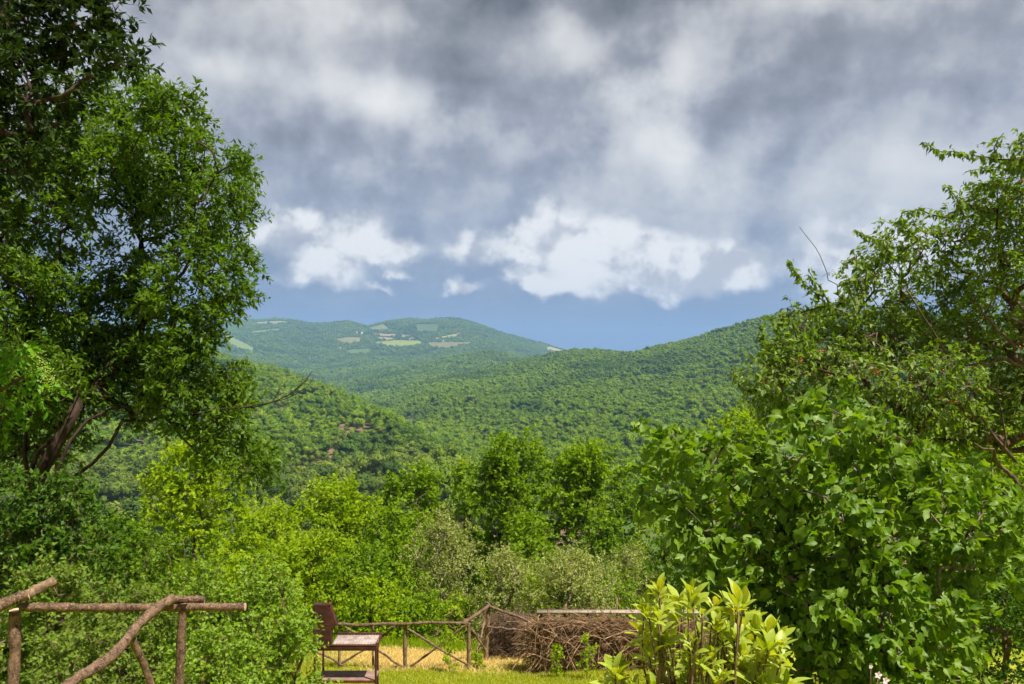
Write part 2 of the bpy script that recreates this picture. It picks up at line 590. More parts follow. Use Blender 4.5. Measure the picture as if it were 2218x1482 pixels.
# per photo column: (depth in m, photo row of the bare ground), front to back
COLS = {
    -3500: [(60, 1400), (120, 1150), (250, 950), (500, 800), (900, 690), (1500, 700), (6000, 720)],
    -900: [(60, 1440), (120, 1230), (200, 1070), (350, 940), (500, 840), (700, 750), (900, 700), (1300, 730), (6000, 735)],
    0: [(60, 1460), (120, 1320), (200, 1130), (350, 960), (500, 845), (700, 762), (900, 728), (1200, 760), (2200, 780), (3500, 712), (5000, 730)],
    300: [(60, 1470), (120, 1330), (200, 1105), (350, 945), (500, 842), (700, 765), (880, 738), (1200, 790), (2200, 790), (3000, 735), (3500, 704), (5000, 730)],
    440: [(60, 1470), (120, 1330), (200, 1105), (350, 955), (500, 865), (700, 778), (820, 752), (1000, 800), (1500, 830), (2200, 792), (2700, 752), (3200, 716), (3600, 701), (5000, 730)],
    600: [(60, 1470), (120, 1330), (200, 1110), (350, 968), (500, 880), (640, 818), (800, 850), (1300, 850), (1800, 825), (2300, 788), (2800, 750), (3300, 712), (3600, 698), (5000, 730)],
    720: [(60, 1470), (120, 1330), (200, 1110), (350, 965), (450, 895), (530, 865), (700, 900), (1100, 880), (1500, 850), (1900, 828), (2300, 790), (2800, 752), (3300, 716), (3600, 704), (5000, 730)],
    795: [(60, 1470), (120, 1330), (200, 1120), (350, 960), (450, 900), (480, 890), (700, 905), (1100, 872), (1500, 842), (1900, 815), (2300, 788), (2800, 748), (3200, 720), (3500, 713), (5000, 735)],
    850: [(60, 1470), (120, 1330), (200, 1120), (320, 945), (400, 915), (520, 960), (700, 915), (1000, 882), (1300, 848), (1900, 800), (2200, 795), (2700, 755), (3200, 718), (3500, 701), (5000, 735)],
    916: [(60, 1470), (120, 1330), (200, 1100), (300, 975), (420, 1000), (600, 925), (900, 862), (1080, 838), (1300, 832), (1900, 792), (2200, 792), (2700, 752), (3200, 714), (3500, 698), (5000, 735)],
    975: [(60, 1470), (120, 1300), (200, 1075), (260, 1015), (350, 1025), (600, 915), (900, 850), (1150, 821), (1300, 830), (1900, 778), (2200, 785), (2700, 748), (3200, 712), (3500, 693), (5000, 735)],
    1060: [(60, 1470), (120, 1300), (200, 1130), (350, 1020), (600, 910), (900, 838), (1250, 800), (1500, 820), (1950, 764), (2300, 782), (2800, 748), (3200, 724), (3500, 712), (5000, 745)],
    1130: [(60, 1470), (120, 1290), (200, 1130), (350, 1018), (600, 905), (900, 828), (1300, 781), (1600, 800), (1950, 775), (2400, 790), (3000, 752), (3500, 733), (5000, 750)],
    1230: [(60, 1470), (120, 1280), (200, 1110), (350, 1005), (600, 895), (900, 818), (1150, 778), (1300, 765), (1600, 800), (2400, 800), (3500, 765), (5000, 765)],
    1380: [(60, 1470), (120, 1270), (200, 1100), (350, 995), (600, 885), (900, 802), (1100, 775), (1250, 769), (1600, 800), (5000, 775)],
    1500: [(60, 1470), (120, 1260), (200, 1100), (350, 985), (600, 868), (900, 778), (1100, 738), (1200, 736), (1600, 790), (5000, 780)],
    1640: [(60, 1460), (120, 1250), (200, 1090), (350, 965), (600, 845), (850, 750), (1050, 700), (1150, 697), (1600, 770), (5000, 780)],
    1740: [(60, 1450), (120, 1240), (200, 1080), (350, 950), (600, 825), (850, 725), (1020, 680), (1120, 677), (1600, 770), (5000, 780)],
    2000: [(60, 1430), (120, 1200), (200, 1050), (350, 920), (600, 800), (850, 710), (1000, 678), (1100, 680), (1600, 760), (5000, 780)],
    2500: [(60, 1400), (120, 1150), (200, 1000), (350, 880), (600, 770), (850, 705), (1000, 690), (1600, 740), (5000, 770)],
    5200: [(60, 1350), (120, 1100), (250, 920), (500, 780), (900, 690), (1500, 720), (6000, 740)],
}
LY = np.linspace(math.log(55), math.log(7000), 260)
PXG = np.concatenate([np.linspace(-3500, -300, 60), np.linspace(-280, 2500, 280), np.linspace(2520, 5200, 60)])
_ck = sorted(COLS)
_tab = np.stack([np.interp(LY, [math.log(a) for a, _ in COLS[k]], [b for _, b in COLS[k]]) for k in _ck])
TAB = np.stack([np.interp(PXG, _ck, _tab[:, j]) for j in range(len(LY))], 1)


def blur(a, n, ax):
    k = np.array([.25, .5, .25])
    for _ in range(n):
        p = np.concatenate([np.take(a, [0], ax), a, np.take(a, [-1], ax)], ax)
        m_ = a.shape[ax]
        a = k[0] * np.take(p, range(0, m_), ax) + k[1] * np.take(p, range(1, m_ + 1), ax) + k[2] * np.take(p, range(2, m_ + 2), ax)
    return a


TAB = blur(blur(TAB, 5, 1), 5, 0)
_ng = np.random.default_rng(3)
for s_, amp in ((12, 5.0), (30, 3.0)):                                   # gullies and spurs
    a_ = _ng.normal(0, 1, (int(400 / s_) + 3, int(260 / s_) + 3))
    gi = np.arange(len(PXG)) / s_
    gj = np.arange(len(LY)) / s_
    i0, j0 = gi.astype(int), gj.astype(int)
    fi, fj = (gi - i0)[:, None], (gj - j0)[None]
    fi, fj = fi * fi * (3 - 2 * fi), fj * fj * (3 - 2 * fj)
    nn = (a_[i0][:, j0] * (1 - fi) * (1 - fj) + a_[i0 + 1][:, j0] * fi * (1 - fj) + a_[i0][:, j0 + 1] * (1 - fi) * fj + a_[i0 + 1][:, j0 + 1] * fi * fj)
    TAB = TAB + nn * amp * (np.clip((LY - math.log(150)) / 1.0, 0, 1) * np.clip((8.6 - LY), .35, 1))[None]


CREST = [(-300, 700), (400, 700), (511, 697), (598, 693), (640, 696), (674, 703), (712, 701), (749, 698), (775, 702), (793, 710), (815, 704), (840, 698), (888, 692), (920, 696), (963, 691), (1003, 694), (1035, 704), (1094, 725), (1174, 746), (1229, 762), (1300, 785)]
_sel = (LY > math.log(2900)) & (LY < math.log(4200))
_cur = TAB[:, _sel].min(1)
_want = np.interp(PXG, [a for a, _ in CREST], [b for _, b in CREST])
_d = np.where((PXG > -300) & (PXG < 1300), _want - _cur, 0)
_w = np.clip((LY - math.log(2500)) / (math.log(3150) - math.log(2500)), 0, 1)
TAB = TAB + _d[:, None] * (_w * _w * (3 - 2 * _w))[None]


def rowat(px, Y):
    """photo row of the ground at column px, depth Y"""
    px = np.clip(np.asarray(px, float), PXG[0], PXG[-1] - 1e-3)
    ly = np.clip(np.log(np.maximum(Y, 1)), LY[0], LY[-1] - 1e-6)
    i = np.clip(np.searchsorted(PXG, px, 'right') - 1, 0, len(PXG) - 2)
    fi = (px - PXG[i]) / (PXG[i + 1] - PXG[i])
    g = (ly - LY[0]) / (LY[1] - LY[0])
    j = np.clip(g.astype(int), 0, len(LY) - 2)
    fj = g - j
    return (TAB[i, j] * (1 - fi) * (1 - fj) + TAB[i + 1, j] * fi * (1 - fj) + TAB[i, j + 1] * (1 - fi) * fj + TAB[i + 1, j + 1] * fi * fj)


def ground(x, y):
    x, y = np.asarray(x, float), np.asarray(y, float)
    zn = np.interp(y, NEAR[:, 0], NEAR[:, 1])
    zn = zn + .05 * np.sin(x * .9 + y * .7) * np.clip((y - 3) / 8, 0, 1) + .03 * np.sin(x * 2.3 - y * 1.4) - .0035 * np.clip(x - 3, 0, 40) ** 2 * np.clip((y - 8) / 20, 0, 1) * .3
    ys = np.maximum(y, 50.)
    zf = -(rowat(x / ys * F + CX, ys) - HZ) / F * ys
    t = np.clip((y - 32) / 55, 0, 1)
    t = t * t * (3 - 2 * t)
    return zn * (1 - t) + zf * t


def g1(x, y):
    return float(ground(np.array([x]), np.array([y]))[0])


ys = np.concatenate([np.linspace(-60, 0, 14), np.linspace(.8, 12, 24), np.linspace(12.2, 20, 50), np.exp(np.linspace(math.log(20.5), math.log(6800), 300))])
us = np.concatenate([np.linspace(-2.67, -.85, 50)[:-1], np.linspace(-.85, .85, 240), np.linspace(.85, 2.35, 50)[1:]])
gx = us[None, :] * np.sqrt(ys[:, None] ** 2 + 25.0 ** 2)
gy = np.repeat(ys[:, None], len(us), 1)
gz = ground(gx, gy)
nr, nc = gx.shape
ii = (np.arange(nr - 1)[:, None] * nc + np.arange(nc - 1)[None]).ravel()


def terrain_mat():
    m, nt = newmat('hillside_ground')
    g = nt.nodes.new('ShaderNodeNewGeometry')
    p = E(nt, g.outputs['Position'])
    x, y, z = sep(nt, p)
    big = noise(nt, p, .02, 4)
    fine = noise(nt, p, 1.4, 8, .7)
    grit = noise(nt, p, 22, 4, .7)
    soil = mixc(nt, fine, (.10, .065, .035), (.24, .165, .09))
    green = mixc(nt, fine, (.035, .075, .012), (.09, .14, .03))
    far = mixc(nt, big.smooth(.42, .62), green, soil)
    far = mixc(nt, y.smooth(500, 900), far, (.06, .105, .02))
    lawn = mixc(nt, fine.smooth(.3, .7), (.16, .23, .010), (.38, .36, .030))
    straw = mixc(nt, grit, (.34, .24, .08), (.58, .44, .18))
    # mown, sun-dried strip along the rail fence
    sx = (x + 1.6) * .42
    sy = (y - 16.2) * .62
    strip = ((sx * sx + sy * sy) * -1 + .8 + (fine - .5) * 1.6).smooth(.0, .5)
    c = mixc(nt, strip, lawn, straw)
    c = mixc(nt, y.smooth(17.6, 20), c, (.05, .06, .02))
    c = mixc(nt, y.smooth(40, 90), c, far)
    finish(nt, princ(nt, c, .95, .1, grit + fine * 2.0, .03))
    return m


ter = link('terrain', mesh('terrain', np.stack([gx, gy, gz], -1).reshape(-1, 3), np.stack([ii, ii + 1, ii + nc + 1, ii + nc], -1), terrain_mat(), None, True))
tag(ter, 'valley slopes and distant hills under the woods', None, None, 'structure')

# the air of the valley: far hills fade to blue
hv, hf = None, None
_x0, _x1, _y0, _y1, _z0, _z1 = -19000., 19000., -120., 7200., float(gz.min()) - 2.0, float(gz.max()) + 16.0
hv = np.array([[x, y, z] for z in (_z0, _z1) for y in (_y0, _y1) for x in (_x0, _x1)], float)
hf = np.array([[0, 2, 3, 1], [4, 5, 7, 6], [0, 1, 5, 4], [2, 6, 7, 3], [0, 4, 6, 2], [1, 3, 7, 5]])
m, nt = newmat('valley_haze')
pv = nt.nodes.new('ShaderNodeVolumePrincipled')
pv.inputs['Color'].default_value = (.34, .60, 1.0, 1)
pv.inputs['Density'].default_value = 1.45e-4
pv.inputs['Anisotropy'].default_value = 0.0
_o = nt.nodes.new('ShaderNodeOutputMaterial')
nt.links.new(pv.outputs[0], _o.inputs['Volume'])
tag(link('haze', mesh('haze', hv, hf, m)), 'thin bluish haze filling the valley air', None, None, 'stuff')

# ------------------------------------------------------------------ far fields and farmhouses
def hit(px, py, y0, y1):
    """first depth in y0..y1 where the ground is seen at row py"""
    Y = np.linspace(y0, y1, 400)
    r = rowat(np.full(400, px), Y)
    k = np.nonzero(r <= py)[0]
    return Y[k[0]] if len(k) else Y[np.argmin(np.abs(r - py))]


FIELDS = [
    ([(721, 735), (764, 731), (784, 733), (780, 741), (747, 745)], 2300, 3600, (.30, .29, .10)),
    ([(806, 722), (845, 725), (862, 725), (861, 730), (830, 730), (812, 727)], 2300, 3600, (.50, .36, .20)),
    ([(818, 731), (853, 733), (851, 738), (818, 736)], 2300, 3600, (.48, .37, .20)),
    ([(810, 743), (853, 738), (910, 739), (914, 745), (869, 753), (839, 751)], 2300, 3600, (.34, .40, .08)),
    ([(952, 731), (993, 724), (995, 728), (966, 734)], 2300, 3600, (.48, .42, .12)),
    ([(796, 712), (830, 703), (842, 712), (841, 718), (804, 717)], 2500, 3600, (.26, .30, .09)),
    ([(901, 704), (950, 703), (948, 720), (903, 720)], 2500, 3600, (.13, .19, .05)),
    ([(869, 726), (895, 728), (893, 731), (871, 731)], 2300, 3600, (.38, .40, .14)),
    ([(926, 743), (1023, 742), (1015, 747), (954, 757), (934, 755)], 2300, 3600, (.28, .26, .09)),
    ([(474, 731), (499, 729), (551, 755), (547, 763), (515, 755)], 1500, 3400, (.28, .36, .09)),
    ([(547, 719), (606, 712), (604, 716), (551, 723)], 2300, 3600, (.30, .36, .12)),
    ([(516, 701), (600, 696), (640, 698), (600, 704)], 2500, 3620, (.34, .36, .14)),
    ([(1106, 786), (1128, 778), (1160, 776), (1150, 784), (1120, 790)], 1000, 1330, (.50, .42, .10)),
    ([(853, 842), (890, 838), (916, 838), (912, 846), (870, 848)], 1000, 1700, (.36, .36, .07)),
    ([(1190, 751), (1224, 760), (1205, 764), (1180, 757)], 2600, 3600, (.44, .42, .16)),
    ([(745, 760), (800, 756), (806, 764), (760, 769)], 2000, 3200, (.16, .24, .06)),
]


def inpoly(px, py, poly):
    ins = np.zeros(px.shape, bool)
    n = len(poly)
    for i in range(n):
        x1, y1 = poly[i]
        x2, y2 = poly[(i + 1) % n]
        c = ((y1 > py) != (y2 > py)) & (px < (x2 - x1) * (py - y1) / (y2 - y1 + 1e-9) + x1)
        ins ^= c
    return ins


FIELD_LABELS = ['olive field left of the two tan fields on the far hill', 'upper tan ploughed field below the far ridge saddle', 'lower tan ploughed field below the far saddle',
                'broad yellow-green meadow in the middle of the far hill', 'narrow golden field climbing to the right on far hill', 'pale meadow just under the far saddle',
                'square dull green field high on the far hill', 'small pale strip field right of the tan fields', 'ragged pale clearing below the golden field',
                'long pale meadow at the left foot of the far hill', 'thin green strip high on the far left ridge', 'pale strip along the far left skyline',
                'yellow field on the saddle left of the dark knoll', 'small yellow clearing at the head of the valley', 'pale end of the far ridge at its right tip',
                'dim green clearing low on the far hill']
fpolys = []
for (poly, y0, y1, colr), lab in zip(FIELDS, FIELD_LABELS):
    pa = np.array(poly, float)
    cx_, cy_ = pa.mean(0)
    # rings from the outline to the centre, each vertex set on the hillside
    ring = []
    n = len(pa)
    for i in range(n):
        for t in np.linspace(0, 1, 6)[:-1]:
            ring.append(pa[i] * (1 - t) + pa[(i + 1) % n] * t)
    ring = np.array(ring)
    fr = np.random.default_rng(int(cx_ * 7 + cy_))
    ring += fr.normal(0, .35, ring.shape)
    vs, fs = [], []
    R_ = 4
    for k in range(R_):
        for a_, b_ in (ring * (1 - k / R_) + np.array([cx_, cy_]) * (k / R_)):
            Y = hit(a_, b_, y0, y1)
            p_ = P(a_, rowat(np.array([a_]), np.array([Y]))[0], Y)
            vs.append(p_ + [0, 0, 1.6])
    Y = hit(cx_, cy_, y0, y1)
    vs.append(P(cx_, rowat(np.array([cx_]), np.array([Y]))[0], Y) + [0, 0, 1.6])
    nn_ = len(ring)
    for k in range(R_ - 1):
        for i in range(nn_):
            fs.append((k * nn_ + i, k * nn_ + (i + 1) % nn_, (k + 1) * nn_ + (i + 1) % nn_, (k + 1) * nn_ + i))
    tr = [((R_ - 1) * nn_ + i, (R_ - 1) * nn_ + (i + 1) % nn_, R_ * nn_) for i in range(nn_)]
    m, nt = newmat('field_crop')
    g = nt.nodes.new('ShaderNodeNewGeometry')
    nz_ = noise(nt, E(nt, g.outputs['Position']), .035, 5, .6)
    finish(nt, princ(nt, mixc(nt, nz_, tuple(c * .34 for c in colr), tuple(c * .70 for c in colr)), .95, .1))
    o = link('field', mesh('field', vs, [np.array(fs), np.array(tr)], m, None, True))
    tag(o, lab, None, None, 'structure')
    fpolys.append((poly, y0, y1))


def plain(name, c, rough=.8):
    m, nt = newmat(name)
    tc = nt.nodes.new('ShaderNodeTexCoord')
    n = noise(nt, E(nt, tc.outputs['Object']), 1.5, 5)
    finish(nt, princ(nt, mixc(nt, n, tuple(v * .85 for v in c), tuple(min(.9, v * 1.1) for v in c)), rough, .2))
    return m


M['plaster'] = plain('plaster_cream', (.72, .66, .56))
M['plaster_white'] = plain('plaster_white', (.80, .78, .74))
M['plaster_pink'] = plain('plaster_pink', (.66, .46, .38))
M['tile'] = plain('roof_tile', (.36, .19, .13))
M['shutter'] = plain('shutter', (.10, .09, .08))


def box(x0, x1, y0, y1, z0, z1):
    v = np.array([[x, y, z] for z in (z0, z1) for y in (y0, y1) for x in (x0, x1)], float)
    return v, np.array([[0, 2, 3, 1], [4, 5, 7, 6], [0, 1, 5, 4], [2, 6, 7, 3], [0, 4, 6, 2], [1, 3, 7, 5]])


def house(px, py, y0, y1, w, d, h, mat, label, rot=0.0):
    Y = hit(px, py, y0, y1)
    q = P(px, py, Y)
    q[2] = g1(q[0], q[1])
    t = thing('farmhouse', label, 'house', q, 'farmhouses on the far hill')
    t.rotation_euler = (0, 0, rot)
    link('wall', mesh('wall', *box(-w / 2, w / 2, -d / 2, d / 2, -3, h), M[mat]), t)
    e, r = .5, d * .22
    v = [(-w / 2 - e, -d / 2 - e, h), (w / 2 + e, -d / 2 - e, h), (w / 2 + e, d / 2 + e, h), (-w / 2 - e, d / 2 + e, h), (-w / 2 - e, 0, h + r), (w / 2 + e, 0, h + r)]
    link('roof', mesh('roof', v, [np.array([[0, 1, 5, 4], [2, 3, 4, 5], [3, 2, 1, 0]]), np.array([[0, 4, 3], [1, 2, 5]])], M['tile']), t)
    wv = mesh('window', *box(-.55, .55, -.06, .06, 0, 1.4), M['shutter'])
    for k in range(int(w // 3.5)):
        for zz in ((1.0, 4.0) if h > 5 else (1.2,)):
            link('window', wv, t, (-w / 2 + 2 + k * 3.4, -d / 2 - .05, zz))


house(891, 737, 2300, 3600, 15, 9, 6.5, 'plaster_white', 'white farmhouse above the broad meadow on the far hill')
house(948, 736, 2300, 3600, 12, 9, 6, 'plaster', 'cream farmhouse at the foot of the narrow golden field', .5)
house(957, 740, 2300, 3600, 18, 8, 4, 'plaster_white', 'long low white barn below the golden field', .2)
house(771, 723, 2300, 3600, 12, 9, 6, 'plaster_pink', 'pinkish farmhouse in woods left of the tan fields')
house(782, 723, 2300, 3600, 10, 8, 6.5, 'plaster_white', 'white house beside the pinkish one above the olive field', -.3)
house(994, 725, 2300, 3600, 12, 8, 5, 'plaster', 'cream house at the top end of the golden field')
house(735, 756, 2300, 3600, 12, 8, 5, 'plaster_pink', 'pinkish house alone in the woods below the olive field')

# ------------------------------------------------------------------ hillside woods
def ico(r, rng, bump=.18):
    t = (1 + 5 ** .5) / 2
    v = nrm(np.array([[-1, t, 0], [1, t, 0], [-1, -t, 0], [1, -t, 0], [0, -1, t], [0, 1, t], [0, -1, -t], [0, 1, -t], [t, 0, -1], [t, 0, 1], [-t, 0, -1], [-t, 0, 1]], float))
    f = np.array([[0, 11, 5], [0, 5, 1], [0, 1, 7], [0, 7, 10], [0, 10, 11], [1, 5, 9], [5, 11, 4], [11, 10, 2], [10, 7, 6], [7, 1, 8], [3, 9, 4], [3, 4, 2], [3, 2, 6], [3, 6, 8], [3, 8, 9], [4, 9, 5], [2, 4, 11], [6, 2, 10], [8, 6, 7], [9, 8, 1]])
    return v * r * (1 + rng.uniform(-bump, bump, (12, 1))), f


def hill_crown(rng, h, rad, ncards, card, nl=7, core=True):
    """crown of leaf tufts over a few lobes; base of the tree at 0"""
    V, Fc, T = [], [], []
    off = 0
    lob = []
    for k in range(nl):
        a = rng.uniform(0, 2 * math.pi)
        q = rad * .62 * math.sqrt(rng.random())
        zz = h * rng.uniform(.36, .80)
        lr = rad * rng.uniform(.42, .62) * (1.1 - .35 * abs(zz / h - .5))
        lob.append((np.array([q * math.cos(a), q * math.sin(a), zz]), lr))
    lob.append((np.array([0, 0, h * .72]), rad * .5))
    for c, lr in lob:
        lt = rng.random() * .5
        if core:
            v, f = ico(lr * .72, rng)
            V.append(v + c); Fc.append(f + off); T.append(np.full(12, lt)); off += 12
        n = ncards // len(lob)
        d = nrm(rng.normal(0, 1, (n, 3)) + [0, 0, .25])
        pos = c + d * lr * rng.uniform(.72, 1.08, (n, 1)) * [1, 1, .85]
        ax = nrm(np.cross(d, rng.normal(0, 1, (n, 3))))
        up = nrm(d + rng.normal(0, .45, (n, 3)))
        v, f, t = leaf_arrays(leaf_diamond(.38), pos - ax * card * .5, ax, up, card * rng.uniform(.6, 1.3, n), rng, lt + .5 * rng.random(n))
        V.append(v); Fc.append(f + off); T.append(t); off += len(v)
    return np.concatenate(V), np.concatenate(Fc), np.concatenate(T)


def hill_mat():
    m, nt = newmat('leaf_woods')
    at = nt.nodes.new('ShaderNodeAttribute')
    at.attribute_name = 'tint'
    oi = nt.nodes.new('ShaderNodeObjectInfo')
    rnd = E(nt, oi.outputs['Random'])
    pos = E(nt, oi.outputs['Location'])
    t = (E(nt, at.outputs['Fac']) * .40 + rnd * .60).clamp()
    c = mixc(nt, t, (.064, .138, .004), (.235, .340, .010))
    x, y, z = sep(nt, pos)
    pn = noise(nt, pos, .006, 5, .65)
    c = mixc(nt, pn.smooth(.50, .60) * .62, c, (.040, .098, .014))               # darker stands of evergreen oak
    c = mixc(nt, pn.smooth(.46, .34) * .45, c, (.19, .30, .016))
    c = mixc(nt, (rnd * 7.31).m('FRACT').smooth(.93, .97) * .5, c, (.22, .25, .03))
    # pines and olive-grey oaks on the nearer left slope
    left = x.smooth(-5, -30) * y.smooth(330, 230)
    c = mixc(nt, left * .8, c, mixc(nt, rnd, (.045, .085, .012), (.185, .230, .035)))
    s = princ(nt, c, .65, .15)
    tr = nt.nodes.new('ShaderNodeBsdfTranslucent')
    nt.links.new(c.s, tr.inputs['Color'])
    mx = nt.nodes.new('ShaderNodeMixShader')
    mx.inputs[0].default_value = .28
    nt.links.new(s, mx.inputs[1])
    nt.links.new(tr.outputs[0], mx.inputs[2])
    finish(nt, mx.outputs[0])
    return m


M['woods'] = hill_mat()
VIS = np.minimum.accumulate(TAB, axis=1)


def scatter(y0, y1, spacing, p0, p1, rng):
    """forest points over photo columns p0..p1 and depths y0..y1, about one per spacing^2 m2, hidden ground left out"""
    area = (p1 - p0) / F * (y1 ** 2 - y0 ** 2) / 2
    n = int(area / spacing ** 2)
    Y = np.sqrt(rng.uniform(y0 ** 2, y1 ** 2, n))
    px = rng.uniform(p0, p1, n)
    row = rowat(px, Y)
    i = np.clip(np.searchsorted(PXG, px, 'right') - 1, 0, len(PXG) - 2)
    j = np.clip(((np.log(Y) - LY[0]) / (LY[1] - LY[0])).astype(int), 0, len(LY) - 1)
    keep = row - 9.0 / Y * F < VIS[i, j] + 14 - 1.5 / Y * F
    for poly, f0, f1 in fpolys:
        a = (Y > f0) & (Y < f1)
        keep &= ~(a & inpoly(px, row, poly))
    px, Y = px[keep], Y[keep]
    x = (px - CX) / F * Y
    return np.stack([x, Y, ground(x, Y)], -1)


frng = np.random.default_rng(21)
vcol = bpy.data.collections.new('wood_tree_kinds')
NV = 6
for k in range(NV):                                             # middle distance kinds 0..5, far kinds 6..9
    v, f, t = hill_crown(frng, frng.uniform(6.5, 8.5), frng.uniform(2.6, 3.4), 560, .62)
    vcol.objects.link(bpy.data.objects.new('wood_tree_%02d' % k, mesh('wood_tree', v, f, M['woods'], t)))
for k in range(4):
    v, f, t = hill_crown(frng, frng.uniform(7, 9), frng.uniform(3.5, 4.6), 150, 1.5)
    vcol.objects.link(bpy.data.objects.new('wood_tree_%02d' % (NV + k), mesh('wood_tree', v, f, M['woods'], t)))


def woods(name, label, pts, lo, hi, smin, smax):
    n = len(pts)
    me = mesh(name, pts, [], None) if False else bpy.data.meshes.new(name)
    me.vertices.add(n)
    me.vertices.foreach_set('co', np.asarray(pts, np.float32).ravel())
    a = me.attributes.new('kind_index', 'INT', 'POINT')
    a.data.foreach_set('value', frng.integers(lo, hi, n).astype(np.int32))
    a = me.attributes.new('turn', 'FLOAT_VECTOR', 'POINT')
    r = np.zeros((n, 3), np.float32)
    r[:, 2] = frng.uniform(0, 6.28, n)
    r[:, :2] = frng.normal(0, .08, (n, 2))
    a.data.foreach_set('vector', r.ravel())
    a = me.attributes.new('size', 'FLOAT_VECTOR', 'POINT')
    s = (frng.uniform(smin, smax, (n, 1)) * frng.uniform(.88, 1.12, (n, 3))).astype(np.float32)
    px_, py_ = pts[:, 0], pts[:, 1]                             # stands of taller and lower trees
    w_ = np.sin(px_ * .047 + 1.7 * np.sin(py_ * .031)) * np.sin(py_ * .052 + 1.3 * np.sin(px_ * .023)) + .6 * np.sin(px_ * .11 + py_ * .07)
    s *= (1.0 + .24 * w_)[:, None].astype(np.float32)
    a.data.foreach_set('vector', s.ravel())
    o = link(name, me)
    tag(o, label, None, None, 'stuff')
    ng = bpy.data.node_groups.new(name, 'GeometryNodeTree')
    ng.interface.new_socket('Geometry', in_out='INPUT', socket_type='NodeSocketGeometry')
    ng.interface.new_socket('Geometry', in_out='OUTPUT', socket_type='NodeSocketGeometry')
    gi, go = ng.nodes.new('NodeGroupInput'), ng.nodes.new('NodeGroupOutput')
    ip = ng.nodes.new('GeometryNodeInstanceOnPoints')
    ci = ng.nodes.new('GeometryNodeCollectionInfo')
    ci.inputs['Collection'].default_value = vcol
    ci.inputs['Separate Children'].default_value = True
    ci.inputs['Reset Children'].default_value = True

    def na(nm, ty):
        q_ = ng.nodes.new('GeometryNodeInputNamedAttribute')
        q_.data_type = ty
        q_.inputs['Name'].default_value = nm
        return q_.outputs[0]
    e2 = ng.nodes.new('FunctionNodeEulerToRotation')
    L = ng.links.new
    L(gi.outputs[0], ip.inputs['Points'])
    L(ci.outputs[0], ip.inputs['Instance'])
    ip.inputs['Pick Instance'].default_value = True
    L(na('kind_index', 'INT'), ip.inputs['Instance Index'])
    L(na('turn', 'FLOAT_VECTOR'), e2.inputs[0])
    L(e2.outputs[0], ip.inputs['Rotation'])
    L(na('size', 'FLOAT_VECTOR'), ip.inputs['Scale'])
    L(ip.outputs[0], go.inputs[0])
    md = o.modifiers.new('trees', 'NODES')
    md.node_group = ng
    return o


near_pts = scatter(105, 520, 4.6, -500, 1060, frng)
# bare slides of soil on the left slope: thin the trees where the slope shows brown
bare = np.sin(near_pts[:, 0] * .085 + 1.3) * np.sin(near_pts[:, 1] * .06 + near_pts[:, 0] * .03) > .30
near_pts = near_pts[~(bare & (frng.random(len(near_pts)) < .75) & (near_pts[:, 1] < 300))]
pxn = near_pts[:, 0] / near_pts[:, 1] * F + CX
rown = HZ - near_pts[:, 2] / near_pts[:, 1] * F
vis = (pxn > 60) & (pxn < 1040) & (rown - 7 / near_pts[:, 1] * F < 1075) & (near_pts[:, 1] > 130)
order = np.argsort(near_pts[:, 1] + (~vis) * 1e5)
single = order[:300]
rest = np.delete(near_pts, single, 0)
woods('hillside_woods', 'mixed woodland covering the slopes of the left hill', np.concatenate([rest, scatter(500, 1000, 4.2, -500, 880, frng)]), 0, NV, .5, 1.15)
woods('valley_woods', 'dense green oak woodland covering the right hill', np.concatenate([scatter(180, 700, 3.7, 900, 2500, frng), scatter(700, 1450, 4.1, 820, 2400, frng)]), 0, NV, .45, 1.05)
woods('distant_woods', 'bluish distant woodland on the far hills', np.concatenate([scatter(950, 2300, 6.4, 300, 1300, frng), scatter(2200, 3700, 7.5, 250, 1330, frng)]), NV, NV + 4, .5, 1.15)

# the single trees of the nearest slope
kinds = []
for k in range(7):
    h = frng.uniform(6, 8.5)
    v, f, t = hill_crown(frng, h, frng.uniform(2.1, 3.0), 1500, .40, 9)
    cm = mesh('crown', v, f, M['woods'], t)
    tl = [(wiggle([(0, 0, -1), (0, 0, h * .75)], 6, .5, frng), np.linspace(.16, .05, 6))]
    for _ in range(4):
        e_ = np.array([frng.normal(0, 1.1), frng.normal(0, 1.1), h * frng.uniform(.55, .8)])
        tl.append((wiggle([(0, 0, h * .25), e_], 5, .3, frng), np.linspace(.09, .03, 5)))
    tv_, tf_ = tubes(tl, 5)
    kinds.append((cm, mesh('trunk', tv_, tf_, M['bark_grey'])))
for n_, i in enumerate(single):
    p_ = near_pts[i]
    k = int(frng.integers(0, 7))
    t = thing('hillside_tree', 'small rounded tree among the many on the nearest wooded left slope', 'tree', p_, 'trees on the nearest left slope')
    s_ = frng.uniform(.8, 1.6)
    t.scale = (s_, s_, s_ * frng.uniform(.9, 1.15))
    t.rotation_euler = (0, 0, frng.uniform(0, 6.28))
    link('crown', kinds[k][0], t)
    link('trunk', kinds[k][1], t)

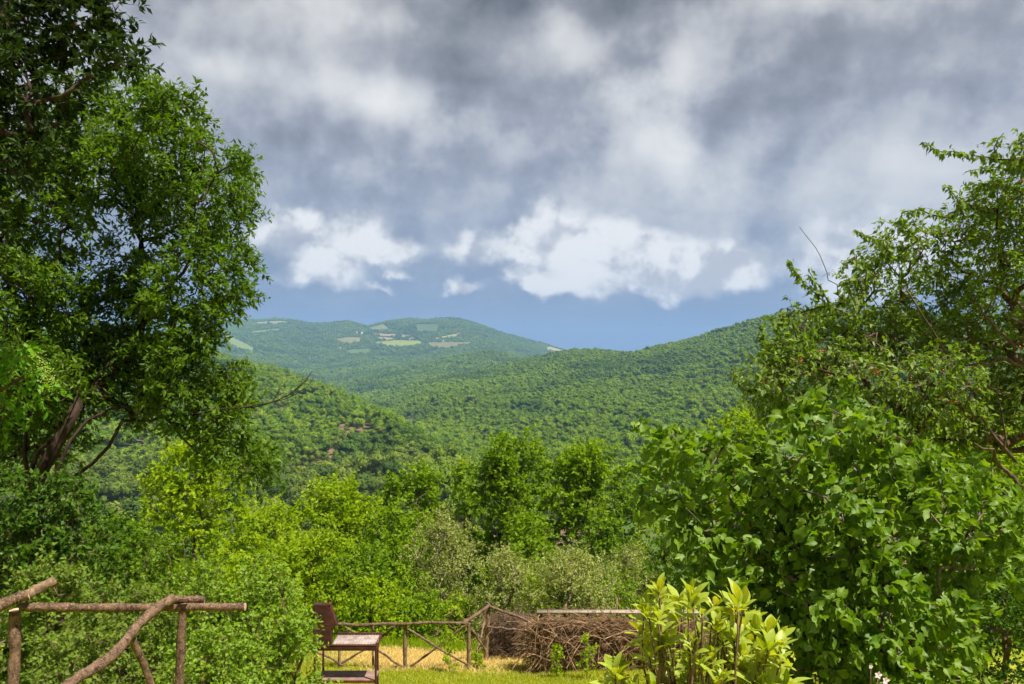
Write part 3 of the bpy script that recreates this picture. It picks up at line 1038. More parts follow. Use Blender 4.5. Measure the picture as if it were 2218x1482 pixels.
# ------------------------------------------------------------------ tree grower
def grow(root, trunk, targets, rng, wig=.10, step=.35, alpha=.35, rtip=.006, rmax=None, power=2.35, sag=.12):
    """branches from a trunk polyline to every target, nearest first; returns polylines with radii and the growing direction at each target"""
    Pn = [np.asarray(p, float) for p in trunk]
    par = [-1] + list(range(len(trunk) - 1))
    Ln = [0.0]
    for i in range(1, len(Pn)):
        Ln.append(Ln[-1] + np.linalg.norm(Pn[i] - Pn[i - 1]))
    lines = [list(range(len(Pn)))]
    base = Pn[max(0, len(Pn) // 2)]
    order = np.argsort(np.linalg.norm(targets - base, axis=1))
    first = max(1, len(trunk) // 3)
    tdir = np.zeros_like(targets)
    arr = np.zeros((len(targets) * 14 + len(Pn) + 10, 3))
    La = np.zeros(len(arr))
    n = len(Pn)
    arr[:n] = Pn
    La[:n] = Ln
    tips = []
    for ti in order:
        t = targets[ti]
        dv = t - arr[first:n]
        dd = np.linalg.norm(dv, axis=1)
        cost = dd + alpha * La[first:n] + .5 * np.maximum(0, arr[first:n, 2] - t[2])
        k = int(np.argmin(cost)) + first
        p0 = arr[k].copy()
        d = dd[k - first]
        pd = arr[k] - arr[par[k]] if par[k] >= 0 else np.array([0, 0, 1.])
        pd = pd / (np.linalg.norm(pd) + 1e-9)
        ctl = p0 + pd * d * .38 + np.array([0, 0, sag * d])
        m_ = int(np.clip(d / step, 2, 10))
        u = np.linspace(0, 1, m_ + 1)[1:, None]
        pts = p0 * (1 - u) ** 2 + 2 * ctl * u * (1 - u) + t * u * u
        pts[:-1] += rng.normal(0, wig * step, (m_ - 1, 3)) if m_ > 1 else 0
        ln = [k]
        for q_ in pts:
            if n >= len(arr):
                break
            arr[n] = q_
            La[n] = La[ln[-1]] + np.linalg.norm(q_ - arr[ln[-1]])
            par.append(ln[-1])
            ln.append(n)
            n += 1
        tdir[ti] = pts[-1] - (pts[-2] if m_ > 1 else p0)
        lines.append(ln)
        tips.append(ln[-1])
    r = np.zeros(n)
    tipset = np.zeros(n, bool)
    tipset[tips] = True
    acc = np.zeros(n)
    for i in range(n - 1, -1, -1):
        v = acc[i] + (rtip ** power if (tipset[i] or acc[i] == 0) else 0)
        r[i] = v ** (1 / power)
        if par[i] >= 0:
            acc[par[i]] += v
    if rmax:
        r *= 1.0 if r[0] <= 0 else 1.0
        f = rmax / r[0]
        r = rtip + (r - rtip) * (rmax - rtip) / max(r[0] - rtip, 1e-6)
    out = []
    for ln in lines:
        rr = r[ln].copy()
        if len(ln) > 1 and ln[0] >= 0:
            rr[0] = min(rr[0], rr[1] * 1.25) if ln is not lines[0] else rr[0]
        out.append((arr[ln], rr))
    return out, nrm(tdir)


def sprays(cl, cdir, rng, ntw, nlf, tlen, leaf_len, droop=.2, spread=.9, upb=.9, outc=None, rosette=False):
    """leaves along short twigs at each cluster"""
    C = len(cl)
    d = nrm(cdir[:, None, :] + rng.normal(0, spread, (C, ntw, 3)))
    if outc is not None:
        d = nrm(d + .7 * outc[:, None, :])
    L = tlen * rng.uniform(.6, 1.25, (C, ntw, 1))
    s = rng.uniform(.12, 1, (C, ntw, nlf))
    if rosette:
        s = s ** .45
    start = cl[:, None, :] + rng.normal(0, tlen * .25, (C, ntw, 3))
    pos = start[:, :, None, :] + d[:, :, None, :] * (L[..., None] * s[..., None])
    pos[..., 2] -= droop * (L * s ** 2)
    side = nrm(np.cross(np.repeat(d[:, :, None, :], nlf, 2), rng.normal(0, 1, (C, ntw, nlf, 3))))
    ax = d[:, :, None, :] * .55 + side * .85
    ax[..., 2] -= droop
    up = rng.normal(0, .55, ax.shape)
    up[..., 2] += upb
    tint = np.clip(rng.normal(.5, .16, (C, 1, 1)) + rng.normal(0, .2, (C, ntw, nlf)), 0, 1)
    sz = leaf_len * rng.uniform(.65, 1.2, (C, ntw, nlf))
    tw = np.stack([start, start + d * L * .5 - [0, 0, droop * .25] * L, start + d * L - [0, 0, droop] * L], 2).reshape(-1, 3, 3)
    return pos.reshape(-1, 3), nrm(ax.reshape(-1, 3)), nrm(up.reshape(-1, 3)), sz.ravel(), tint.ravel(), tw


def twig_mesh(tw, r):
    """three-sided twigs, all at once"""
    n, k, _ = tw.shape
    t = nrm(np.gradient(tw, axis=1))
    ref = np.array([.3, .2, 1.0])
    a = nrm(np.cross(t, ref))
    b = np.cross(t, a)
    rr = np.linspace(r, r * .45, k)[None, :, None, None]
    an = np.arange(3) * 2 * math.pi / 3
    ring = tw[:, :, None, :] + rr * (np.cos(an)[None, None, :, None] * a[:, :, None, :] + np.sin(an)[None, None, :, None] * b[:, :, None, :])
    v = ring.reshape(-1, 3)
    base = (np.arange(n) * k * 3)[:, None, None] + (np.arange(k - 1) * 3)[None, :, None]
    j = np.arange(3)[None, None, :]
    jn = (j + 1) % 3
    return v, np.stack([base + j, base + jn, base + 3 + jn, base + 3 + j], -1).reshape(-1, 4)


def lobe_points(lobes, dens, rng, shell=.55):
    """cluster centres spread through ellipsoid lobes; dens per m3^(2/3)"""
    pts, out = [], []
    for c, r in lobes:
        r = np.asarray(r, float) * np.ones(3)
        n = max(4, int(dens * (r[0] * r[1] * r[2]) ** (2 / 3) * rng.uniform(.85, 1.15)))
        d = nrm(rng.normal(0, 1, (n, 3)))
        q = rng.uniform(shell ** 3, 1, (n, 1)) ** (1 / 3)
        pts.append(np.asarray(c) + d * q * r)
        out.append(d)
    return np.concatenate(pts), np.concatenate(out)


def make_tree(name, label, cat, root, lobes, leafmat, rng, bark='bark', dens=26, ntw=5, nlf=9, tlen=.34, leaf=.10, tmpl=None, trunk_r=.14, trunk=None, group=None,
              droop=.15, shell=.5, spread=.8, twigs=False, upb=.9, rosette=False, alpha=.35, wig=.10, rtip=.006, below=.25):
    """Empty at the foot; trunk (with limbs) and crown meshes in local space"""
    root = np.asarray(root, float)
    cl, oc = lobe_points([(np.asarray(c) - root, r) for c, r in lobes], dens, rng, shell)
    if trunk is None:
        cz = np.mean([c[2] - root[2] for c, r in lobes])
        cm = np.mean([np.asarray(c) - root for c, r in lobes], 0)
        top = np.array([cm[0] * .5, cm[1] * .5, cz * .8])
        trunk = wiggle([(0, 0, -below), top * [.35, .35, .55], top], 8, .12 * cz / 3, rng)
    else:
        trunk = np.asarray(trunk) - root
    lines, td = grow(trunk[0], trunk, cl, rng, wig, max(.25, tlen * .9), alpha, rtip, trunk_r)
    t = thing(name, label, cat, root, group)
    v, f = tubes([l for l in lines if l[1].max() > rtip * 1.3], 5, True)
    if twigs:
        pass
    pos, ax, up, sz, ti, tw = sprays(cl, nrm(td + oc * .6), rng, ntw, nlf, tlen, leaf, droop, spread, upb, None, rosette)
    if twigs:
        v2, q2 = twig_mesh(tw, rtip * .8)
        f[0] = np.concatenate([f[0], q2 + len(v)])
        v = np.concatenate([v, v2])
    link('trunk', mesh('trunk', v, f, M[bark], None, True), t)
    cr = link('crown', leaf_mesh('crown', tmpl or leaf_diamond(), pos, ax, up, sz, rng, M[leafmat], ti), t)
    return t, cl, lines, (pos, ax, up, sz, ti)


def pxlobes(L, Y, rng, dy=1.0, flat=1.0):
    """lobes given as (photo column, row, radius in photo px[, depth offset])"""
    out = []
    for l in L:
        yy = Y + (l[3] if len(l) > 3 else rng.uniform(-dy, dy))
        r = l[2] / F * Y
        out.append((P(l[0], l[1], yy), np.array([r, r, r * flat])))
    return out


def foot(px, Y):
    x = (px - CX) / F * Y
    return np.array([x, Y, g1(x, Y)])


def round_lobes(px, top, Y, hw, rng, n=9, low=.30, spread=.75):
    """lobes for a free-standing crown: top row and half width in photo px"""
    f0 = foot(px, Y)
    zt = -(top - HZ) / F * Y
    R = hw / F * Y
    h = zt - f0[2]
    out = []
    for k in range(n):
        u = (k + .5) / n
        z = f0[2] + h * (low + (1 - low) * u)
        env = R * math.sqrt(max(.08, 1 - ((u - .42) / .62) ** 2))
        lr = min(R * rng.uniform(.40, .58), h * .3) * (1.0 if u < .8 else .75)
        z = min(z, zt - lr * .82)
        a = k * 2.4 + rng.uniform(-.5, .5)
        q = max(0, env - lr * .7) * rng.uniform(.6, 1.0) * spread / .75
        out.append((np.array([f0[0] + q * math.cos(a), f0[1] + q * math.sin(a), z]), np.array([lr, lr, lr * .85])))
    out.append((np.array([f0[0], f0[1], zt - R * .36]), np.array([R * .38] * 3)))
    return f0, out


# ------------------------------------------------------------------ trees on the slope below the fence
def bush(name, label, cat, px, top, Y, hw, mat, seed, n=9, dens=34, leaf=.10, low=.25, **k):
    r = np.random.default_rng(seed)
    f0, L = round_lobes(px, top, Y, hw, r, n, low)
    return make_tree(name, label, cat, f0, L, mat, r, dens=dens, leaf=leaf, **k)


G1 = 'trees crowding the slope below the fence'
MID = [
    # name, label, column, top row, depth, half width, material, leaf
    ('broadleaf_tree', 'bright green tree with a slanting bare limb, behind the log railing', 420, 965, 21, 135, 'l_bright', .105, 10, {'dens': 36}),
    ('broadleaf_tree', 'wide round bright tree above the barbecue', 735, 1045, 27, 140, 'l_bright', .115, 12, {}),
    ('broadleaf_tree', 'bright tree left of the wide round tree, half behind the left tree', 570, 1085, 25, 95, 'l_bright', .11, 9, {}),
    ('broadleaf_tree', 'green tree with uneven top between wide round tree and tufted tree', 905, 1015, 30, 85, 'l_green', .12, 10, {}),
    ('broadleaf_tree', 'low green tree in the notch left of the tufted tree', 1000, 1060, 31, 70, 'l_green', .12, 8, {}),
    ('tufted_tree', 'tallest centre tree with two leafy tufts sticking up', 1105, 990, 29, 105, 'l_green', .125, 12, {}),
    ('broadleaf_tree', 'upright leafy tree right of the tufted one, with visible stems', 1270, 968, 29, 110, 'l_green', .12, 12, {}),
    ('broadleaf_tree', 'darker small tree beside the fig, right of the upright tree', 1375, 1060, 28, 75, 'l_deep', .11, 9, {}),
    ('broadleaf_tree', 'yellow-tinged thin tree touching the fig edge', 1440, 1100, 26, 65, 'l_yellow', .10, 8, {'dens': 36}),
    ('broadleaf_tree', 'deep green tree filling the gap below the wide round tree', 850, 1110, 24, 95, 'l_green', .105, 9, {}),
    ('broadleaf_tree', 'bright low tree in front of the wide round tree', 690, 1150, 22, 100, 'l_bright', .10, 9, {}),
    ('broadleaf_tree', 'green low tree under the tufted tree above the olives', 1140, 1120, 24, 95, 'l_green', .105, 9, {}),
    ('broadleaf_tree', 'green tree in front of the upright tree, behind the olives', 1310, 1130, 23.5, 90, 'l_deep', .10, 9, {}),
    ('broadleaf_tree', 'dark lower tree between the barbecue and the left olive', 800, 1195, 20, 80, 'l_deep', .09, 8, {}),
    ('leafy_bush', 'bright bush just beyond the fence beside the barbecue', 800, 1270, 18.2, 70, 'l_bright', .08, 8, {}),
    ('leafy_bush', 'green bush behind the rail between barbecue and middle post', 905, 1295, 18.6, 60, 'l_green', .075, 8, {}),
    ('leafy_bush', 'low bright bush behind the fence below the olives', 1000, 1300, 19.4, 60, 'l_bright', .075, 8, {}),
    ('leafy_bush', 'bright undergrowth between the two middle olives', 1160, 1245, 20.5, 55, 'l_bright', .08, 7, {}),
    ('leafy_bush', 'green undergrowth behind the brushwood screen', 1330, 1255, 19.5, 70, 'l_green', .075, 7, {}),
    ('broadleaf_tree', 'bright tree below the railing level, left of the barbecue', 560, 1190, 17, 95, 'l_bright', .085, 9, {}),
    ('broadleaf_tree', 'dark green tree behind the left railing post', 250, 1130, 17, 110, 'l_deep', .09, 9, {}),
    ('broadleaf_tree', 'yellow-green tree top showing over the fig', 1600, 885, 24, 100, 'l_yellow', .10, 10, {}),
    ('broadleaf_tree', 'light green tree behind the cherry, at the right edge', 2120, 880, 19, 170, 'l_yellow', .10, 12, {}),
    ('broadleaf_tree', 'light green tree behind the middle of the cherry', 1860, 900, 20, 140, 'l_bright', .10, 11, {}),
    ('broadleaf_tree', 'green tree hidden behind the fig leaves', 1560, 1040, 20, 110, 'l_green', .10, 9, {}),
]
for i, (nm, lab, px, top, Y, hw, mat, leaf, n, kw) in enumerate(MID):
    low = kw.get('low', .02)
    r = np.random.default_rng(100 + i)
    f0, L = round_lobes(px, top, Y, hw, r, n + 4, low)
    if nm == 'tufted_tree':
        for q_ in ((1085, 975, 26, -.3), (1088, 1000, 30, 0.), (1140, 958, 16, 0.), (1138, 985, 24, 0.), (1150, 1010, 30, .3), (1030, 1040, 40, .2)):
            L += pxlobes([q_], Y, r)
    elif i in (0, 3, 6):
        for _ in range(5):
            a_ = px + r.uniform(-hw * .75, hw * .75)
            L += pxlobes([(a_, top + 25 + abs(a_ - px) * .55 + r.uniform(-25, 15), r.uniform(16, 28), r.uniform(-.5, .5))], Y, r)
    make_tree(nm, lab, 'bush' if 'bush' in nm else 'tree', f0, L, mat, r, dens=kw.get('dens', 46), leaf=leaf * 1.22, ntw=6, nlf=9, tlen=.38, trunk_r=.075, rtip=.004, shell=.42, group=G1, bark='bark', droop=.12)

G2 = 'olive trees beyond the fence'
for i, (lab, px, top, Y, hw) in enumerate([
        ('tall grey-green olive tree left of the fence corner post', 962, 1112, 20.5, 82), ('olive tree with a dark trunk behind the fence corner post', 1092, 1200, 19.0, 68),
        ('broad silvery olive tree behind the brushwood screen', 1240, 1195, 18.6, 95), ('small silvery olive tree right of the broad one', 1365, 1192, 20.5, 62)]):
    r = np.random.default_rng(300 + i)
    f0, L = round_lobes(px, top, Y, hw, r, 14, .12)
    make_tree('olive_tree', lab, 'tree', f0, L, 'l_olive', r, 'bark_grey', dens=84, ntw=7, nlf=12, tlen=.34, leaf=.075, tmpl=leaf_diamond(.14), trunk_r=.16, group=G2, droop=.05, spread=.7, upb=.4)

# ------------------------------------------------------------------ the big tree at the left edge
r = np.random.default_rng(41)
Y0 = 12.0
LEFT = [(235, 225, 75), (320, 225, 65), (395, 262, 52), (425, 320, 55), (350, 330, 80), (250, 330, 85), (150, 320, 90), (60, 420, 110), (160, 430, 80), (290, 420, 80), (390, 410, 75), (475, 375, 55), (505, 385, 34),
        (450, 455, 70), (515, 495, 48), (370, 500, 65), (520, 555, 42), (455, 560, 55), (80, 540, 80), (20, 640, 110), (130, 650, 75), (290, 560, 45), (330, 620, 70), (420, 630, 60), (490, 635, 38), (520, 640, 22),
        (250, 690, 70), (360, 705, 70), (440, 690, 48), (470, 715, 28), (150, 745, 85), (40, 790, 90), (250, 785, 80), (345, 800, 75), (425, 810, 55), (490, 835, 45), (545, 838, 28), (300, 880, 55), (200, 870, 60), (400, 890, 50),
        (460, 905, 42), (520, 930, 48), (570, 970, 42), (590, 1005, 26), (500, 985, 30), (100, 900, 60), (10, 920, 70), (-60, 500, 120), (-90, 760, 120), (-40, 300, 110), (180, 560, 45), (220, 620, 50), (330, 760, 60), (110, 830, 70), (60, 700, 70), (180, 800, 60), (420, 760, 50), (540, 900, 34), (555, 1010, 34), (480, 950, 36), (60, 960, 70), (150, 960, 50)] + [(440, 222, 14), (436, 262, 16), (380, 215, 16), (320, 190, 14), (470, 300, 16), (535, 345, 12), (552, 378, 13), (535, 420, 16), (565, 468, 13), (548, 440, 16), (562, 555, 14), (540, 600, 18), (545, 632, 14), (528, 662, 14), (500, 690, 16), (478, 735, 14), (560, 848, 14), (548, 820, 12), (610, 1012, 16), (605, 975, 14)]
rt = foot(40, Y0)
tr0 = P(60, 1090, Y0)
big, cl_, li_, _ = make_tree('ash_tree', 'tall many-stemmed leafy tree filling the left edge, with a bare drooping branch', 'tree', rt, pxlobes([(a - (34 if a > 330 else 15), b, c * .9) for a, b, c in LEFT], Y0, r, 1.0, .9), 'l_main', r, 'bark_dark',
                             dens=104, ntw=7, nlf=11, tlen=.31, leaf=.104, tmpl=leaf_diamond(.20), trunk_r=.10,
                             trunk=[rt - [0, 0, .3], (rt + tr0) / 2 + [.05, 0, 0], tr0, P(95, 1010, Y0), P(135, 940, Y0), P(175, 860, Y0)], droop=.18, twigs=True, alpha=.22, rtip=.004, wig=.16, spread=.6, shell=.35)
# two more stems of the clump and the bare branch over the valley
stems = []
for a, b, c, rr in (((30, 1100), (90, 960), (250, 770), .07), ((80, 1090), (170, 930), (300, 880), .055), ((60, 1080), (60, 900), (40, 700), .06), ((95, 1085), (240, 900), (430, 905), .05)):
    stems.append((wiggle([rt + [r.normal(0, .12), r.normal(0, .12), -.2], P(*a, Y0), P(*b, Y0 + r.uniform(-.4, .4)), P(*c, Y0 + r.uniform(-.6, .6))], 16, .25, r) - rt, np.linspace(rr, .018, 16)))
v, f = tubes(stems, 6)
link('stem', mesh('stem', v, f, M['bark_dark'], None, True), big)
dead = []
for pts, r0 in (([(380, 905), (455, 890), (530, 882), (585, 872), (632, 852), (660, 828), (676, 805)], .016), ([(500, 886), (560, 884), (610, 868), (640, 858), (668, 838), (681, 812)], .010),
                ([(590, 872), (606, 850), (622, 825), (623, 812)], .008), ([(632, 852), (648, 836), (655, 818)], .006), ([(600, 880), (640, 870), (660, 846)], .006), ([(450, 892), (470, 878), (520, 884)], .009),
                ([(660, 828), (668, 818), (665, 806)], .004)):
    q_ = np.array([P(a, b, Y0 - .6) for a, b in pts])
    dead.append((wiggle(q_, 14, .03, r) - rt, np.linspace(r0, r0 * .35, 14)))
v, f = tubes(dead, 5)
tag(link('bare_branch', mesh('bare_branch', v, f, M['bark_dark'], None, True), big), 'leafless branch curling up over the valley')

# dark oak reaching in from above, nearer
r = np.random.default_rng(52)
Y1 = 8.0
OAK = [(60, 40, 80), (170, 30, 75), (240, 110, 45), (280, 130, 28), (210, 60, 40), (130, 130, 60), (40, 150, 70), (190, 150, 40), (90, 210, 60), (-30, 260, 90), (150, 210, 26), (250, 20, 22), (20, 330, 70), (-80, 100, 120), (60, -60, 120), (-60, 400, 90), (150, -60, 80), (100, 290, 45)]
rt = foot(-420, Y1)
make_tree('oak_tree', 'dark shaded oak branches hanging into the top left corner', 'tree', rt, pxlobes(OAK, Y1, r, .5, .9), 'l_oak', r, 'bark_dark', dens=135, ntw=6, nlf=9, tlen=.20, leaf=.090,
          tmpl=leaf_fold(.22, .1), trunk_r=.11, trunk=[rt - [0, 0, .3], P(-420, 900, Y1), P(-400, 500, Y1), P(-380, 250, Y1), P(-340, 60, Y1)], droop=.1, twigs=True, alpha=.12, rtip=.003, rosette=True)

# elder at the left edge
r = np.random.default_rng(53)
rt = foot(-60, 9.0)
el_, cl2, _, _ = make_tree('elder_shrub', 'bright green elder with cream flower heads at the left edge', 'shrub', rt, pxlobes([(35, 800, 42), (10, 745, 36), (80, 835, 24), (-20, 880, 50), (-70, 800, 80)], 9.0, r, .3), 'l_elder', r,
                           dens=120, ntw=4, nlf=7, tlen=.20, leaf=.10, tmpl=leaf_oval(.2, .2, 2), trunk_r=.05, droop=.25)
fl = []
for px, py in ((40, 745), (75, 770), (60, 790), (95, 800), (105, 830)):
    c = P(px, py, 8.75) - rt
    for _ in range(70):
        v, f = ico(.006, r)
        d = r.normal(0, 1, 3) * [.045, .045, .07]
        fl.append((v + c + d, f))
off = 0
V, FF = [], []
for v, f in fl:
    V.append(v); FF.append(f + off); off += 12
tag(link('flower_heads', mesh('flower_heads', np.concatenate(V), np.concatenate(FF), M['flower']), el_), None, None, None, 'stuff')

# ------------------------------------------------------------------ bushes round the railing
G3 = 'bushes round the log railing'
for i, (lab, px, top, Y, hw, mat, leaf, n) in enumerate([
        ('dense bright bramble bush between railing and barbecue', 560, 1215, 9.6, 115, 'l_bramble', .050, 12),
        ('bright bramble bush behind the end of the log rail', 430, 1225, 9.2, 110, 'l_bramble', .050, 11),
        ('low dark-leaved bush at the foot of the barbecue', 640, 1340, 9.0, 70, 'l_bramble', .055, 9),
        ('olive green bush seen through the railing', 270, 1270, 8.6, 130, 'l_bramble_dim', .048, 12),
        ('dull green bush behind the left railing post', 110, 1215, 8.8, 120, 'l_bramble_dim', .055, 12),
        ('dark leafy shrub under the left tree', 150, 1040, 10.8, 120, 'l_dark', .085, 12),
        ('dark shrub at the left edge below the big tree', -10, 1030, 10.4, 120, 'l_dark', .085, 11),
        ('green low bush below the log rail, right of the leaning pole', 470, 1370, 7.9, 110, 'l_bramble', .050, 10),
        ('twiggy olive bush below the log rail at the bottom left', 180, 1360, 7.6, 130, 'l_bramble_dim', .045, 10),
        ('shaded green shrub above the railing at the left', 330, 1170, 11.5, 100, 'l_deep', .07, 10)]):
    r = np.random.default_rng(500 + i)
    f0, L = round_lobes(px, top, Y, hw, r, n + 4, .02)
    make_tree('bush', lab, 'bush', f0, L, mat, r, 'darktwig', dens=150 if leaf < .06 else 95, ntw=6, nlf=8, tlen=.17 if leaf < .06 else .24, leaf=leaf, tmpl=leaf_fold(.33, .12) if leaf < .06 else leaf_fold(.28, .15), trunk_r=.035,
              group=G3, droop=.1, rtip=.0025, twigs=True, spread=.7)
r = np.random.default_rng(560)
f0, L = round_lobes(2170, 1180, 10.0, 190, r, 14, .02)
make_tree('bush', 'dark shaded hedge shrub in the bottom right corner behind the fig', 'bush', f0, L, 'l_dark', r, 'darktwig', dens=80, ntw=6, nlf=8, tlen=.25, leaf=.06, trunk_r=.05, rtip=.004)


def leaf_objects(parent, variants, pos, ax, up, sz, count, eye, name='leaf'):
    """the leaves that show largest as single parts sharing a few meshes; returns the indices left over"""
    w = pos + np.array(parent.location)
    score = np.linalg.norm(w - eye, axis=1) / sz
    inview = (np.abs(w[:, 0] / w[:, 1]) < .66) & (-w[:, 2] / w[:, 1] < .42)
    order = np.argsort(score + (~inview) * 1e6)
    pick = order[:count]
    a = nrm(ax)
    sd = nrm(np.cross(a, up))
    nz_ = np.cross(sd, a)
    for k, i in enumerate(pick):
        o = bpy.data.objects.new(name, variants[k % len(variants)])
        m4 = Matrix.Identity(4)
        for c in range(3):
            m4[c][0], m4[c][1], m4[c][2], m4[c][3] = sd[i][c] * sz[i], a[i][c] * sz[i], nz_[i][c] * sz[i], pos[i][c]
        o.matrix_local = m4
        o.parent = parent
        COL.objects.link(o)
    return order[count:]


def leaf_variants(tmpls, mat, n):
    out = []
    for k in range(n):
        tv, tf = tmpls[k % len(tmpls)]
        me = mesh('leaf', tv, tf, mat, np.full(len(tv), (k * .618) % 1.0))
        me.attributes.new('rib', 'FLOAT', 'POINT').data.foreach_set('value', rib_of((tv, tf)).astype(np.float32))
        out.append(me)
    return out


EYE = np.zeros(3)
# ------------------------------------------------------------------ cherry tree at the right edge
r = np.random.default_rng(61)
Y2 = 10.0
CH = [(2150, 470, 60), (2060, 520, 55), (2200, 420, 60), (1960, 560, 50), (1890, 590, 42), (2120, 590, 80), (2010, 640, 70), (1900, 660, 55), (2220, 560, 70), (1830, 690, 45), (2190, 700, 80), (2080, 720, 70),
      (1960, 740, 70), (1860, 760, 60), (1770, 770, 50), (1720, 740, 36), (1700, 810, 45), (1780, 850, 60), (1900, 850, 70), (2040, 830, 70), (2170, 830, 70), (1680, 880, 40), (1990, 910, 60), (2130, 930, 70),
      (2280, 480, 90), (2300, 650, 110), (2300, 850, 110), (1980, 500, 30), (2250, 330, 40), (1690, 770, 40), (1665, 835, 36), (1740, 900, 48), (1840, 930, 55), (1930, 930, 55), (1720, 690, 26), (1800, 720, 40)]
rt = foot(2420, Y2)
trunk = [rt - [0, 0, .3], P(2400, 1300, Y2), P(2340, 1150, Y2), P(2290, 1000, Y2), P(2240, 860, Y2)]
lob = pxlobes(CH, Y2, r, .9, .9)
cl, oc = lobe_points([(c - rt, q_) for c, q_ in lob], 185, r, .3)
lines, td = grow(trunk[0], np.array(trunk) - rt, cl, r, .16, .3, .18, .0035, .10)
# single sprays that stick out against the sky, given as photo paths
SPR = [([(2218, 368), (2150, 340), (2090, 328), (2035, 326), (2003, 308)], .9), ([(2218, 370), (2150, 362), (2095, 372)], .8), ([(2150, 345), (2165, 310), (2175, 288)], .7), ([(2218, 330), (2205, 305), (2218, 285)], .7),
       ([(2090, 470), (2070, 440), (2048, 400)], .8), ([(2110, 450), (2085, 425), (2080, 410)], .6), ([(2050, 470), (1990, 455), (1955, 462), (1950, 490), (1975, 512)], .9), ([(1920, 540), (1880, 515), (1850, 497)], .8),
       ([(1930, 540), (1915, 510), (1922, 496)], .6), ([(1850, 560), (1830, 575), (1820, 588)], .6), ([(1860, 690), (1800, 660), (1750, 620), (1725, 590), (1706, 562)], 1.0), ([(1800, 660), (1775, 620), (1752, 582)], .7),
       ([(1850, 660), (1840, 620), (1832, 596)], .7), ([(1700, 800), (1665, 760), (1648, 710), (1646, 700)], .9), ([(1720, 770), (1690, 730), (1678, 700), (1700, 690)], .8), ([(1700, 880), (1650, 850), (1615, 845), (1590, 820), (1588, 795)], 1.0),
       ([(1740, 720), (1710, 690), (1690, 672)], .6), ([(1990, 520), (1960, 500), (1948, 480)], .5), ([(1870, 610), (1838, 600), (1822, 612)], .5), ([(2218, 420), (2160, 400), (2120, 398)], .7), ([(1900, 600), (1860, 570), (1848, 540)], .6)]
sl_, sp_pos, sp_ax, sp_up, sp_sz = [], [], [], [], []
for pts, wt in SPR:
    q_ = wiggle(np.array([P(a, b, Y2 - .5) for a, b in pts]), 14, .03, r)
    k = int(np.argmin(np.linalg.norm(cl + rt - q_[0], axis=1)))
    q_ = np.concatenate([[cl[k] + rt], q_])
    sl_.append((q_ - rt, np.linspace(.011, .004, len(q_))))
    s = np.concatenate([[0], np.cumsum(np.linalg.norm(np.diff(q_, axis=0), axis=1))])
    n = int(s[-1] * 95 * wt) + 12
    u = r.uniform(.12, 1, n) * s[-1]
    pp = np.stack([np.interp(u, s, q_[:, c]) for c in range(3)], -1) + r.normal(0, .015, (n, 3))
    d = nrm(r.normal(0, 1, (n, 3)) + [0, 0, -.75])
    sp_pos.append(pp - rt); sp_ax.append(d); sp_up.append(nrm(r.normal(0, .6, (n, 3)) + [0, -.4, .6])); sp_sz.append(r.uniform(.06, .10, n))
bare = [([(1860, 700), (1820, 640), (1770, 570), (1745, 520), (1732, 492)], .010), ([(1835, 660), (1850, 640)], .004), ([(1790, 600), (1800, 585)], .003), ([(1790, 760), (1765, 700), (1760, 670)], .006), ([(1900, 760), (1880, 690), (1870, 650)], .007),
        ([(1960, 800), (1900, 745), (1860, 700)], .012), ([(2190, 860), (2050, 800), (1960, 800)], .022), ([(2200, 1000), (2100, 850), (2000, 700), (1960, 620)], .03), ([(1990, 940), (1940, 850), (1925, 760), (1900, 720)], .025),
        ([(1760, 900), (1700, 868), (1655, 866)], .010), ([(2210, 1130), (2150, 1080), (2080, 1010), (2000, 960), (1940, 930)], .05), ([(2218, 1060), (2170, 1010), (2110, 960)], .04),
        ([(2200, 760), (2140, 700), (2100, 640)], .03), ([(2230, 800), (2150, 780), (2060, 790)], .035), ([(2170, 980), (2150, 880), (2145, 790)], .018), ([(2100, 960), (2090, 900), (2085, 840)], .014)]
for pts, r0 in bare:
    q_ = wiggle(np.array([P(a, b, Y2 - .4) for a, b in pts]), 14, .10, r)
    sl_.append((q_ - rt, np.linspace(r0, r0 * .4, 14) * .75))
cherry = thing('cherry_tree', 'cherry tree with red fruit at the right edge, sprays against the sky', 'tree', rt)
v, f = tubes(lines, 6)
link('trunk', mesh('trunk', v, f, M['bark'], None, True), cherry)
v, f = tubes(sl_, 5)
pos, ax, up, sz, ti, tw = sprays(cl, nrm(td + oc * .5), r, 5, 9, .32, .080, .3, .7, .7)
v2, q2 = twig_mesh(tw, .003)
f[0] = np.concatenate([f[0], q2 + len(v)])
link('branches', mesh('branches', np.concatenate([v, v2]), f, M['bark'], None, True), cherry)
pos = np.concatenate([pos] + sp_pos); ax = np.concatenate([ax] + sp_ax); up = np.concatenate([up] + sp_up); sz = np.concatenate([sz] + sp_sz)
ti = np.concatenate([ti, r.random(len(pos) - len(ti))])
ax[:, 2] -= .25
TC = leaf_fold(.24, .22)
rest_i = leaf_objects(cherry, leaf_variants([leaf_oval(.22, .22, 3), leaf_oval(.24, .35, 3), leaf_oval(.2, .1, 3)], M['l_cherry'], 6), pos, ax, up, sz, 300, EYE)
tag(link('foliage', leaf_mesh('foliage', TC, pos[rest_i], ax[rest_i], up[rest_i], sz[rest_i], r, M['l_cherry'], ti[rest_i]), cherry), None, None, None, 'stuff')
V, FF, off = [], [], 0
ck = r.choice(len(cl), 110)
for i in ck:
    c = cl[i] + r.normal(0, .12, 3) - [0, .15, .05]
    for _ in range(int(r.integers(1, 4))):
        v, f = ico(.011, r, .04)
        V.append(v + c + r.normal(0, .018, 3)); FF.append(f + off); off += 12
tag(link('cherries', mesh('cherries', np.concatenate(V), np.concatenate(FF), M['fruit'], None, True), cherry), None, None, None, 'stuff')

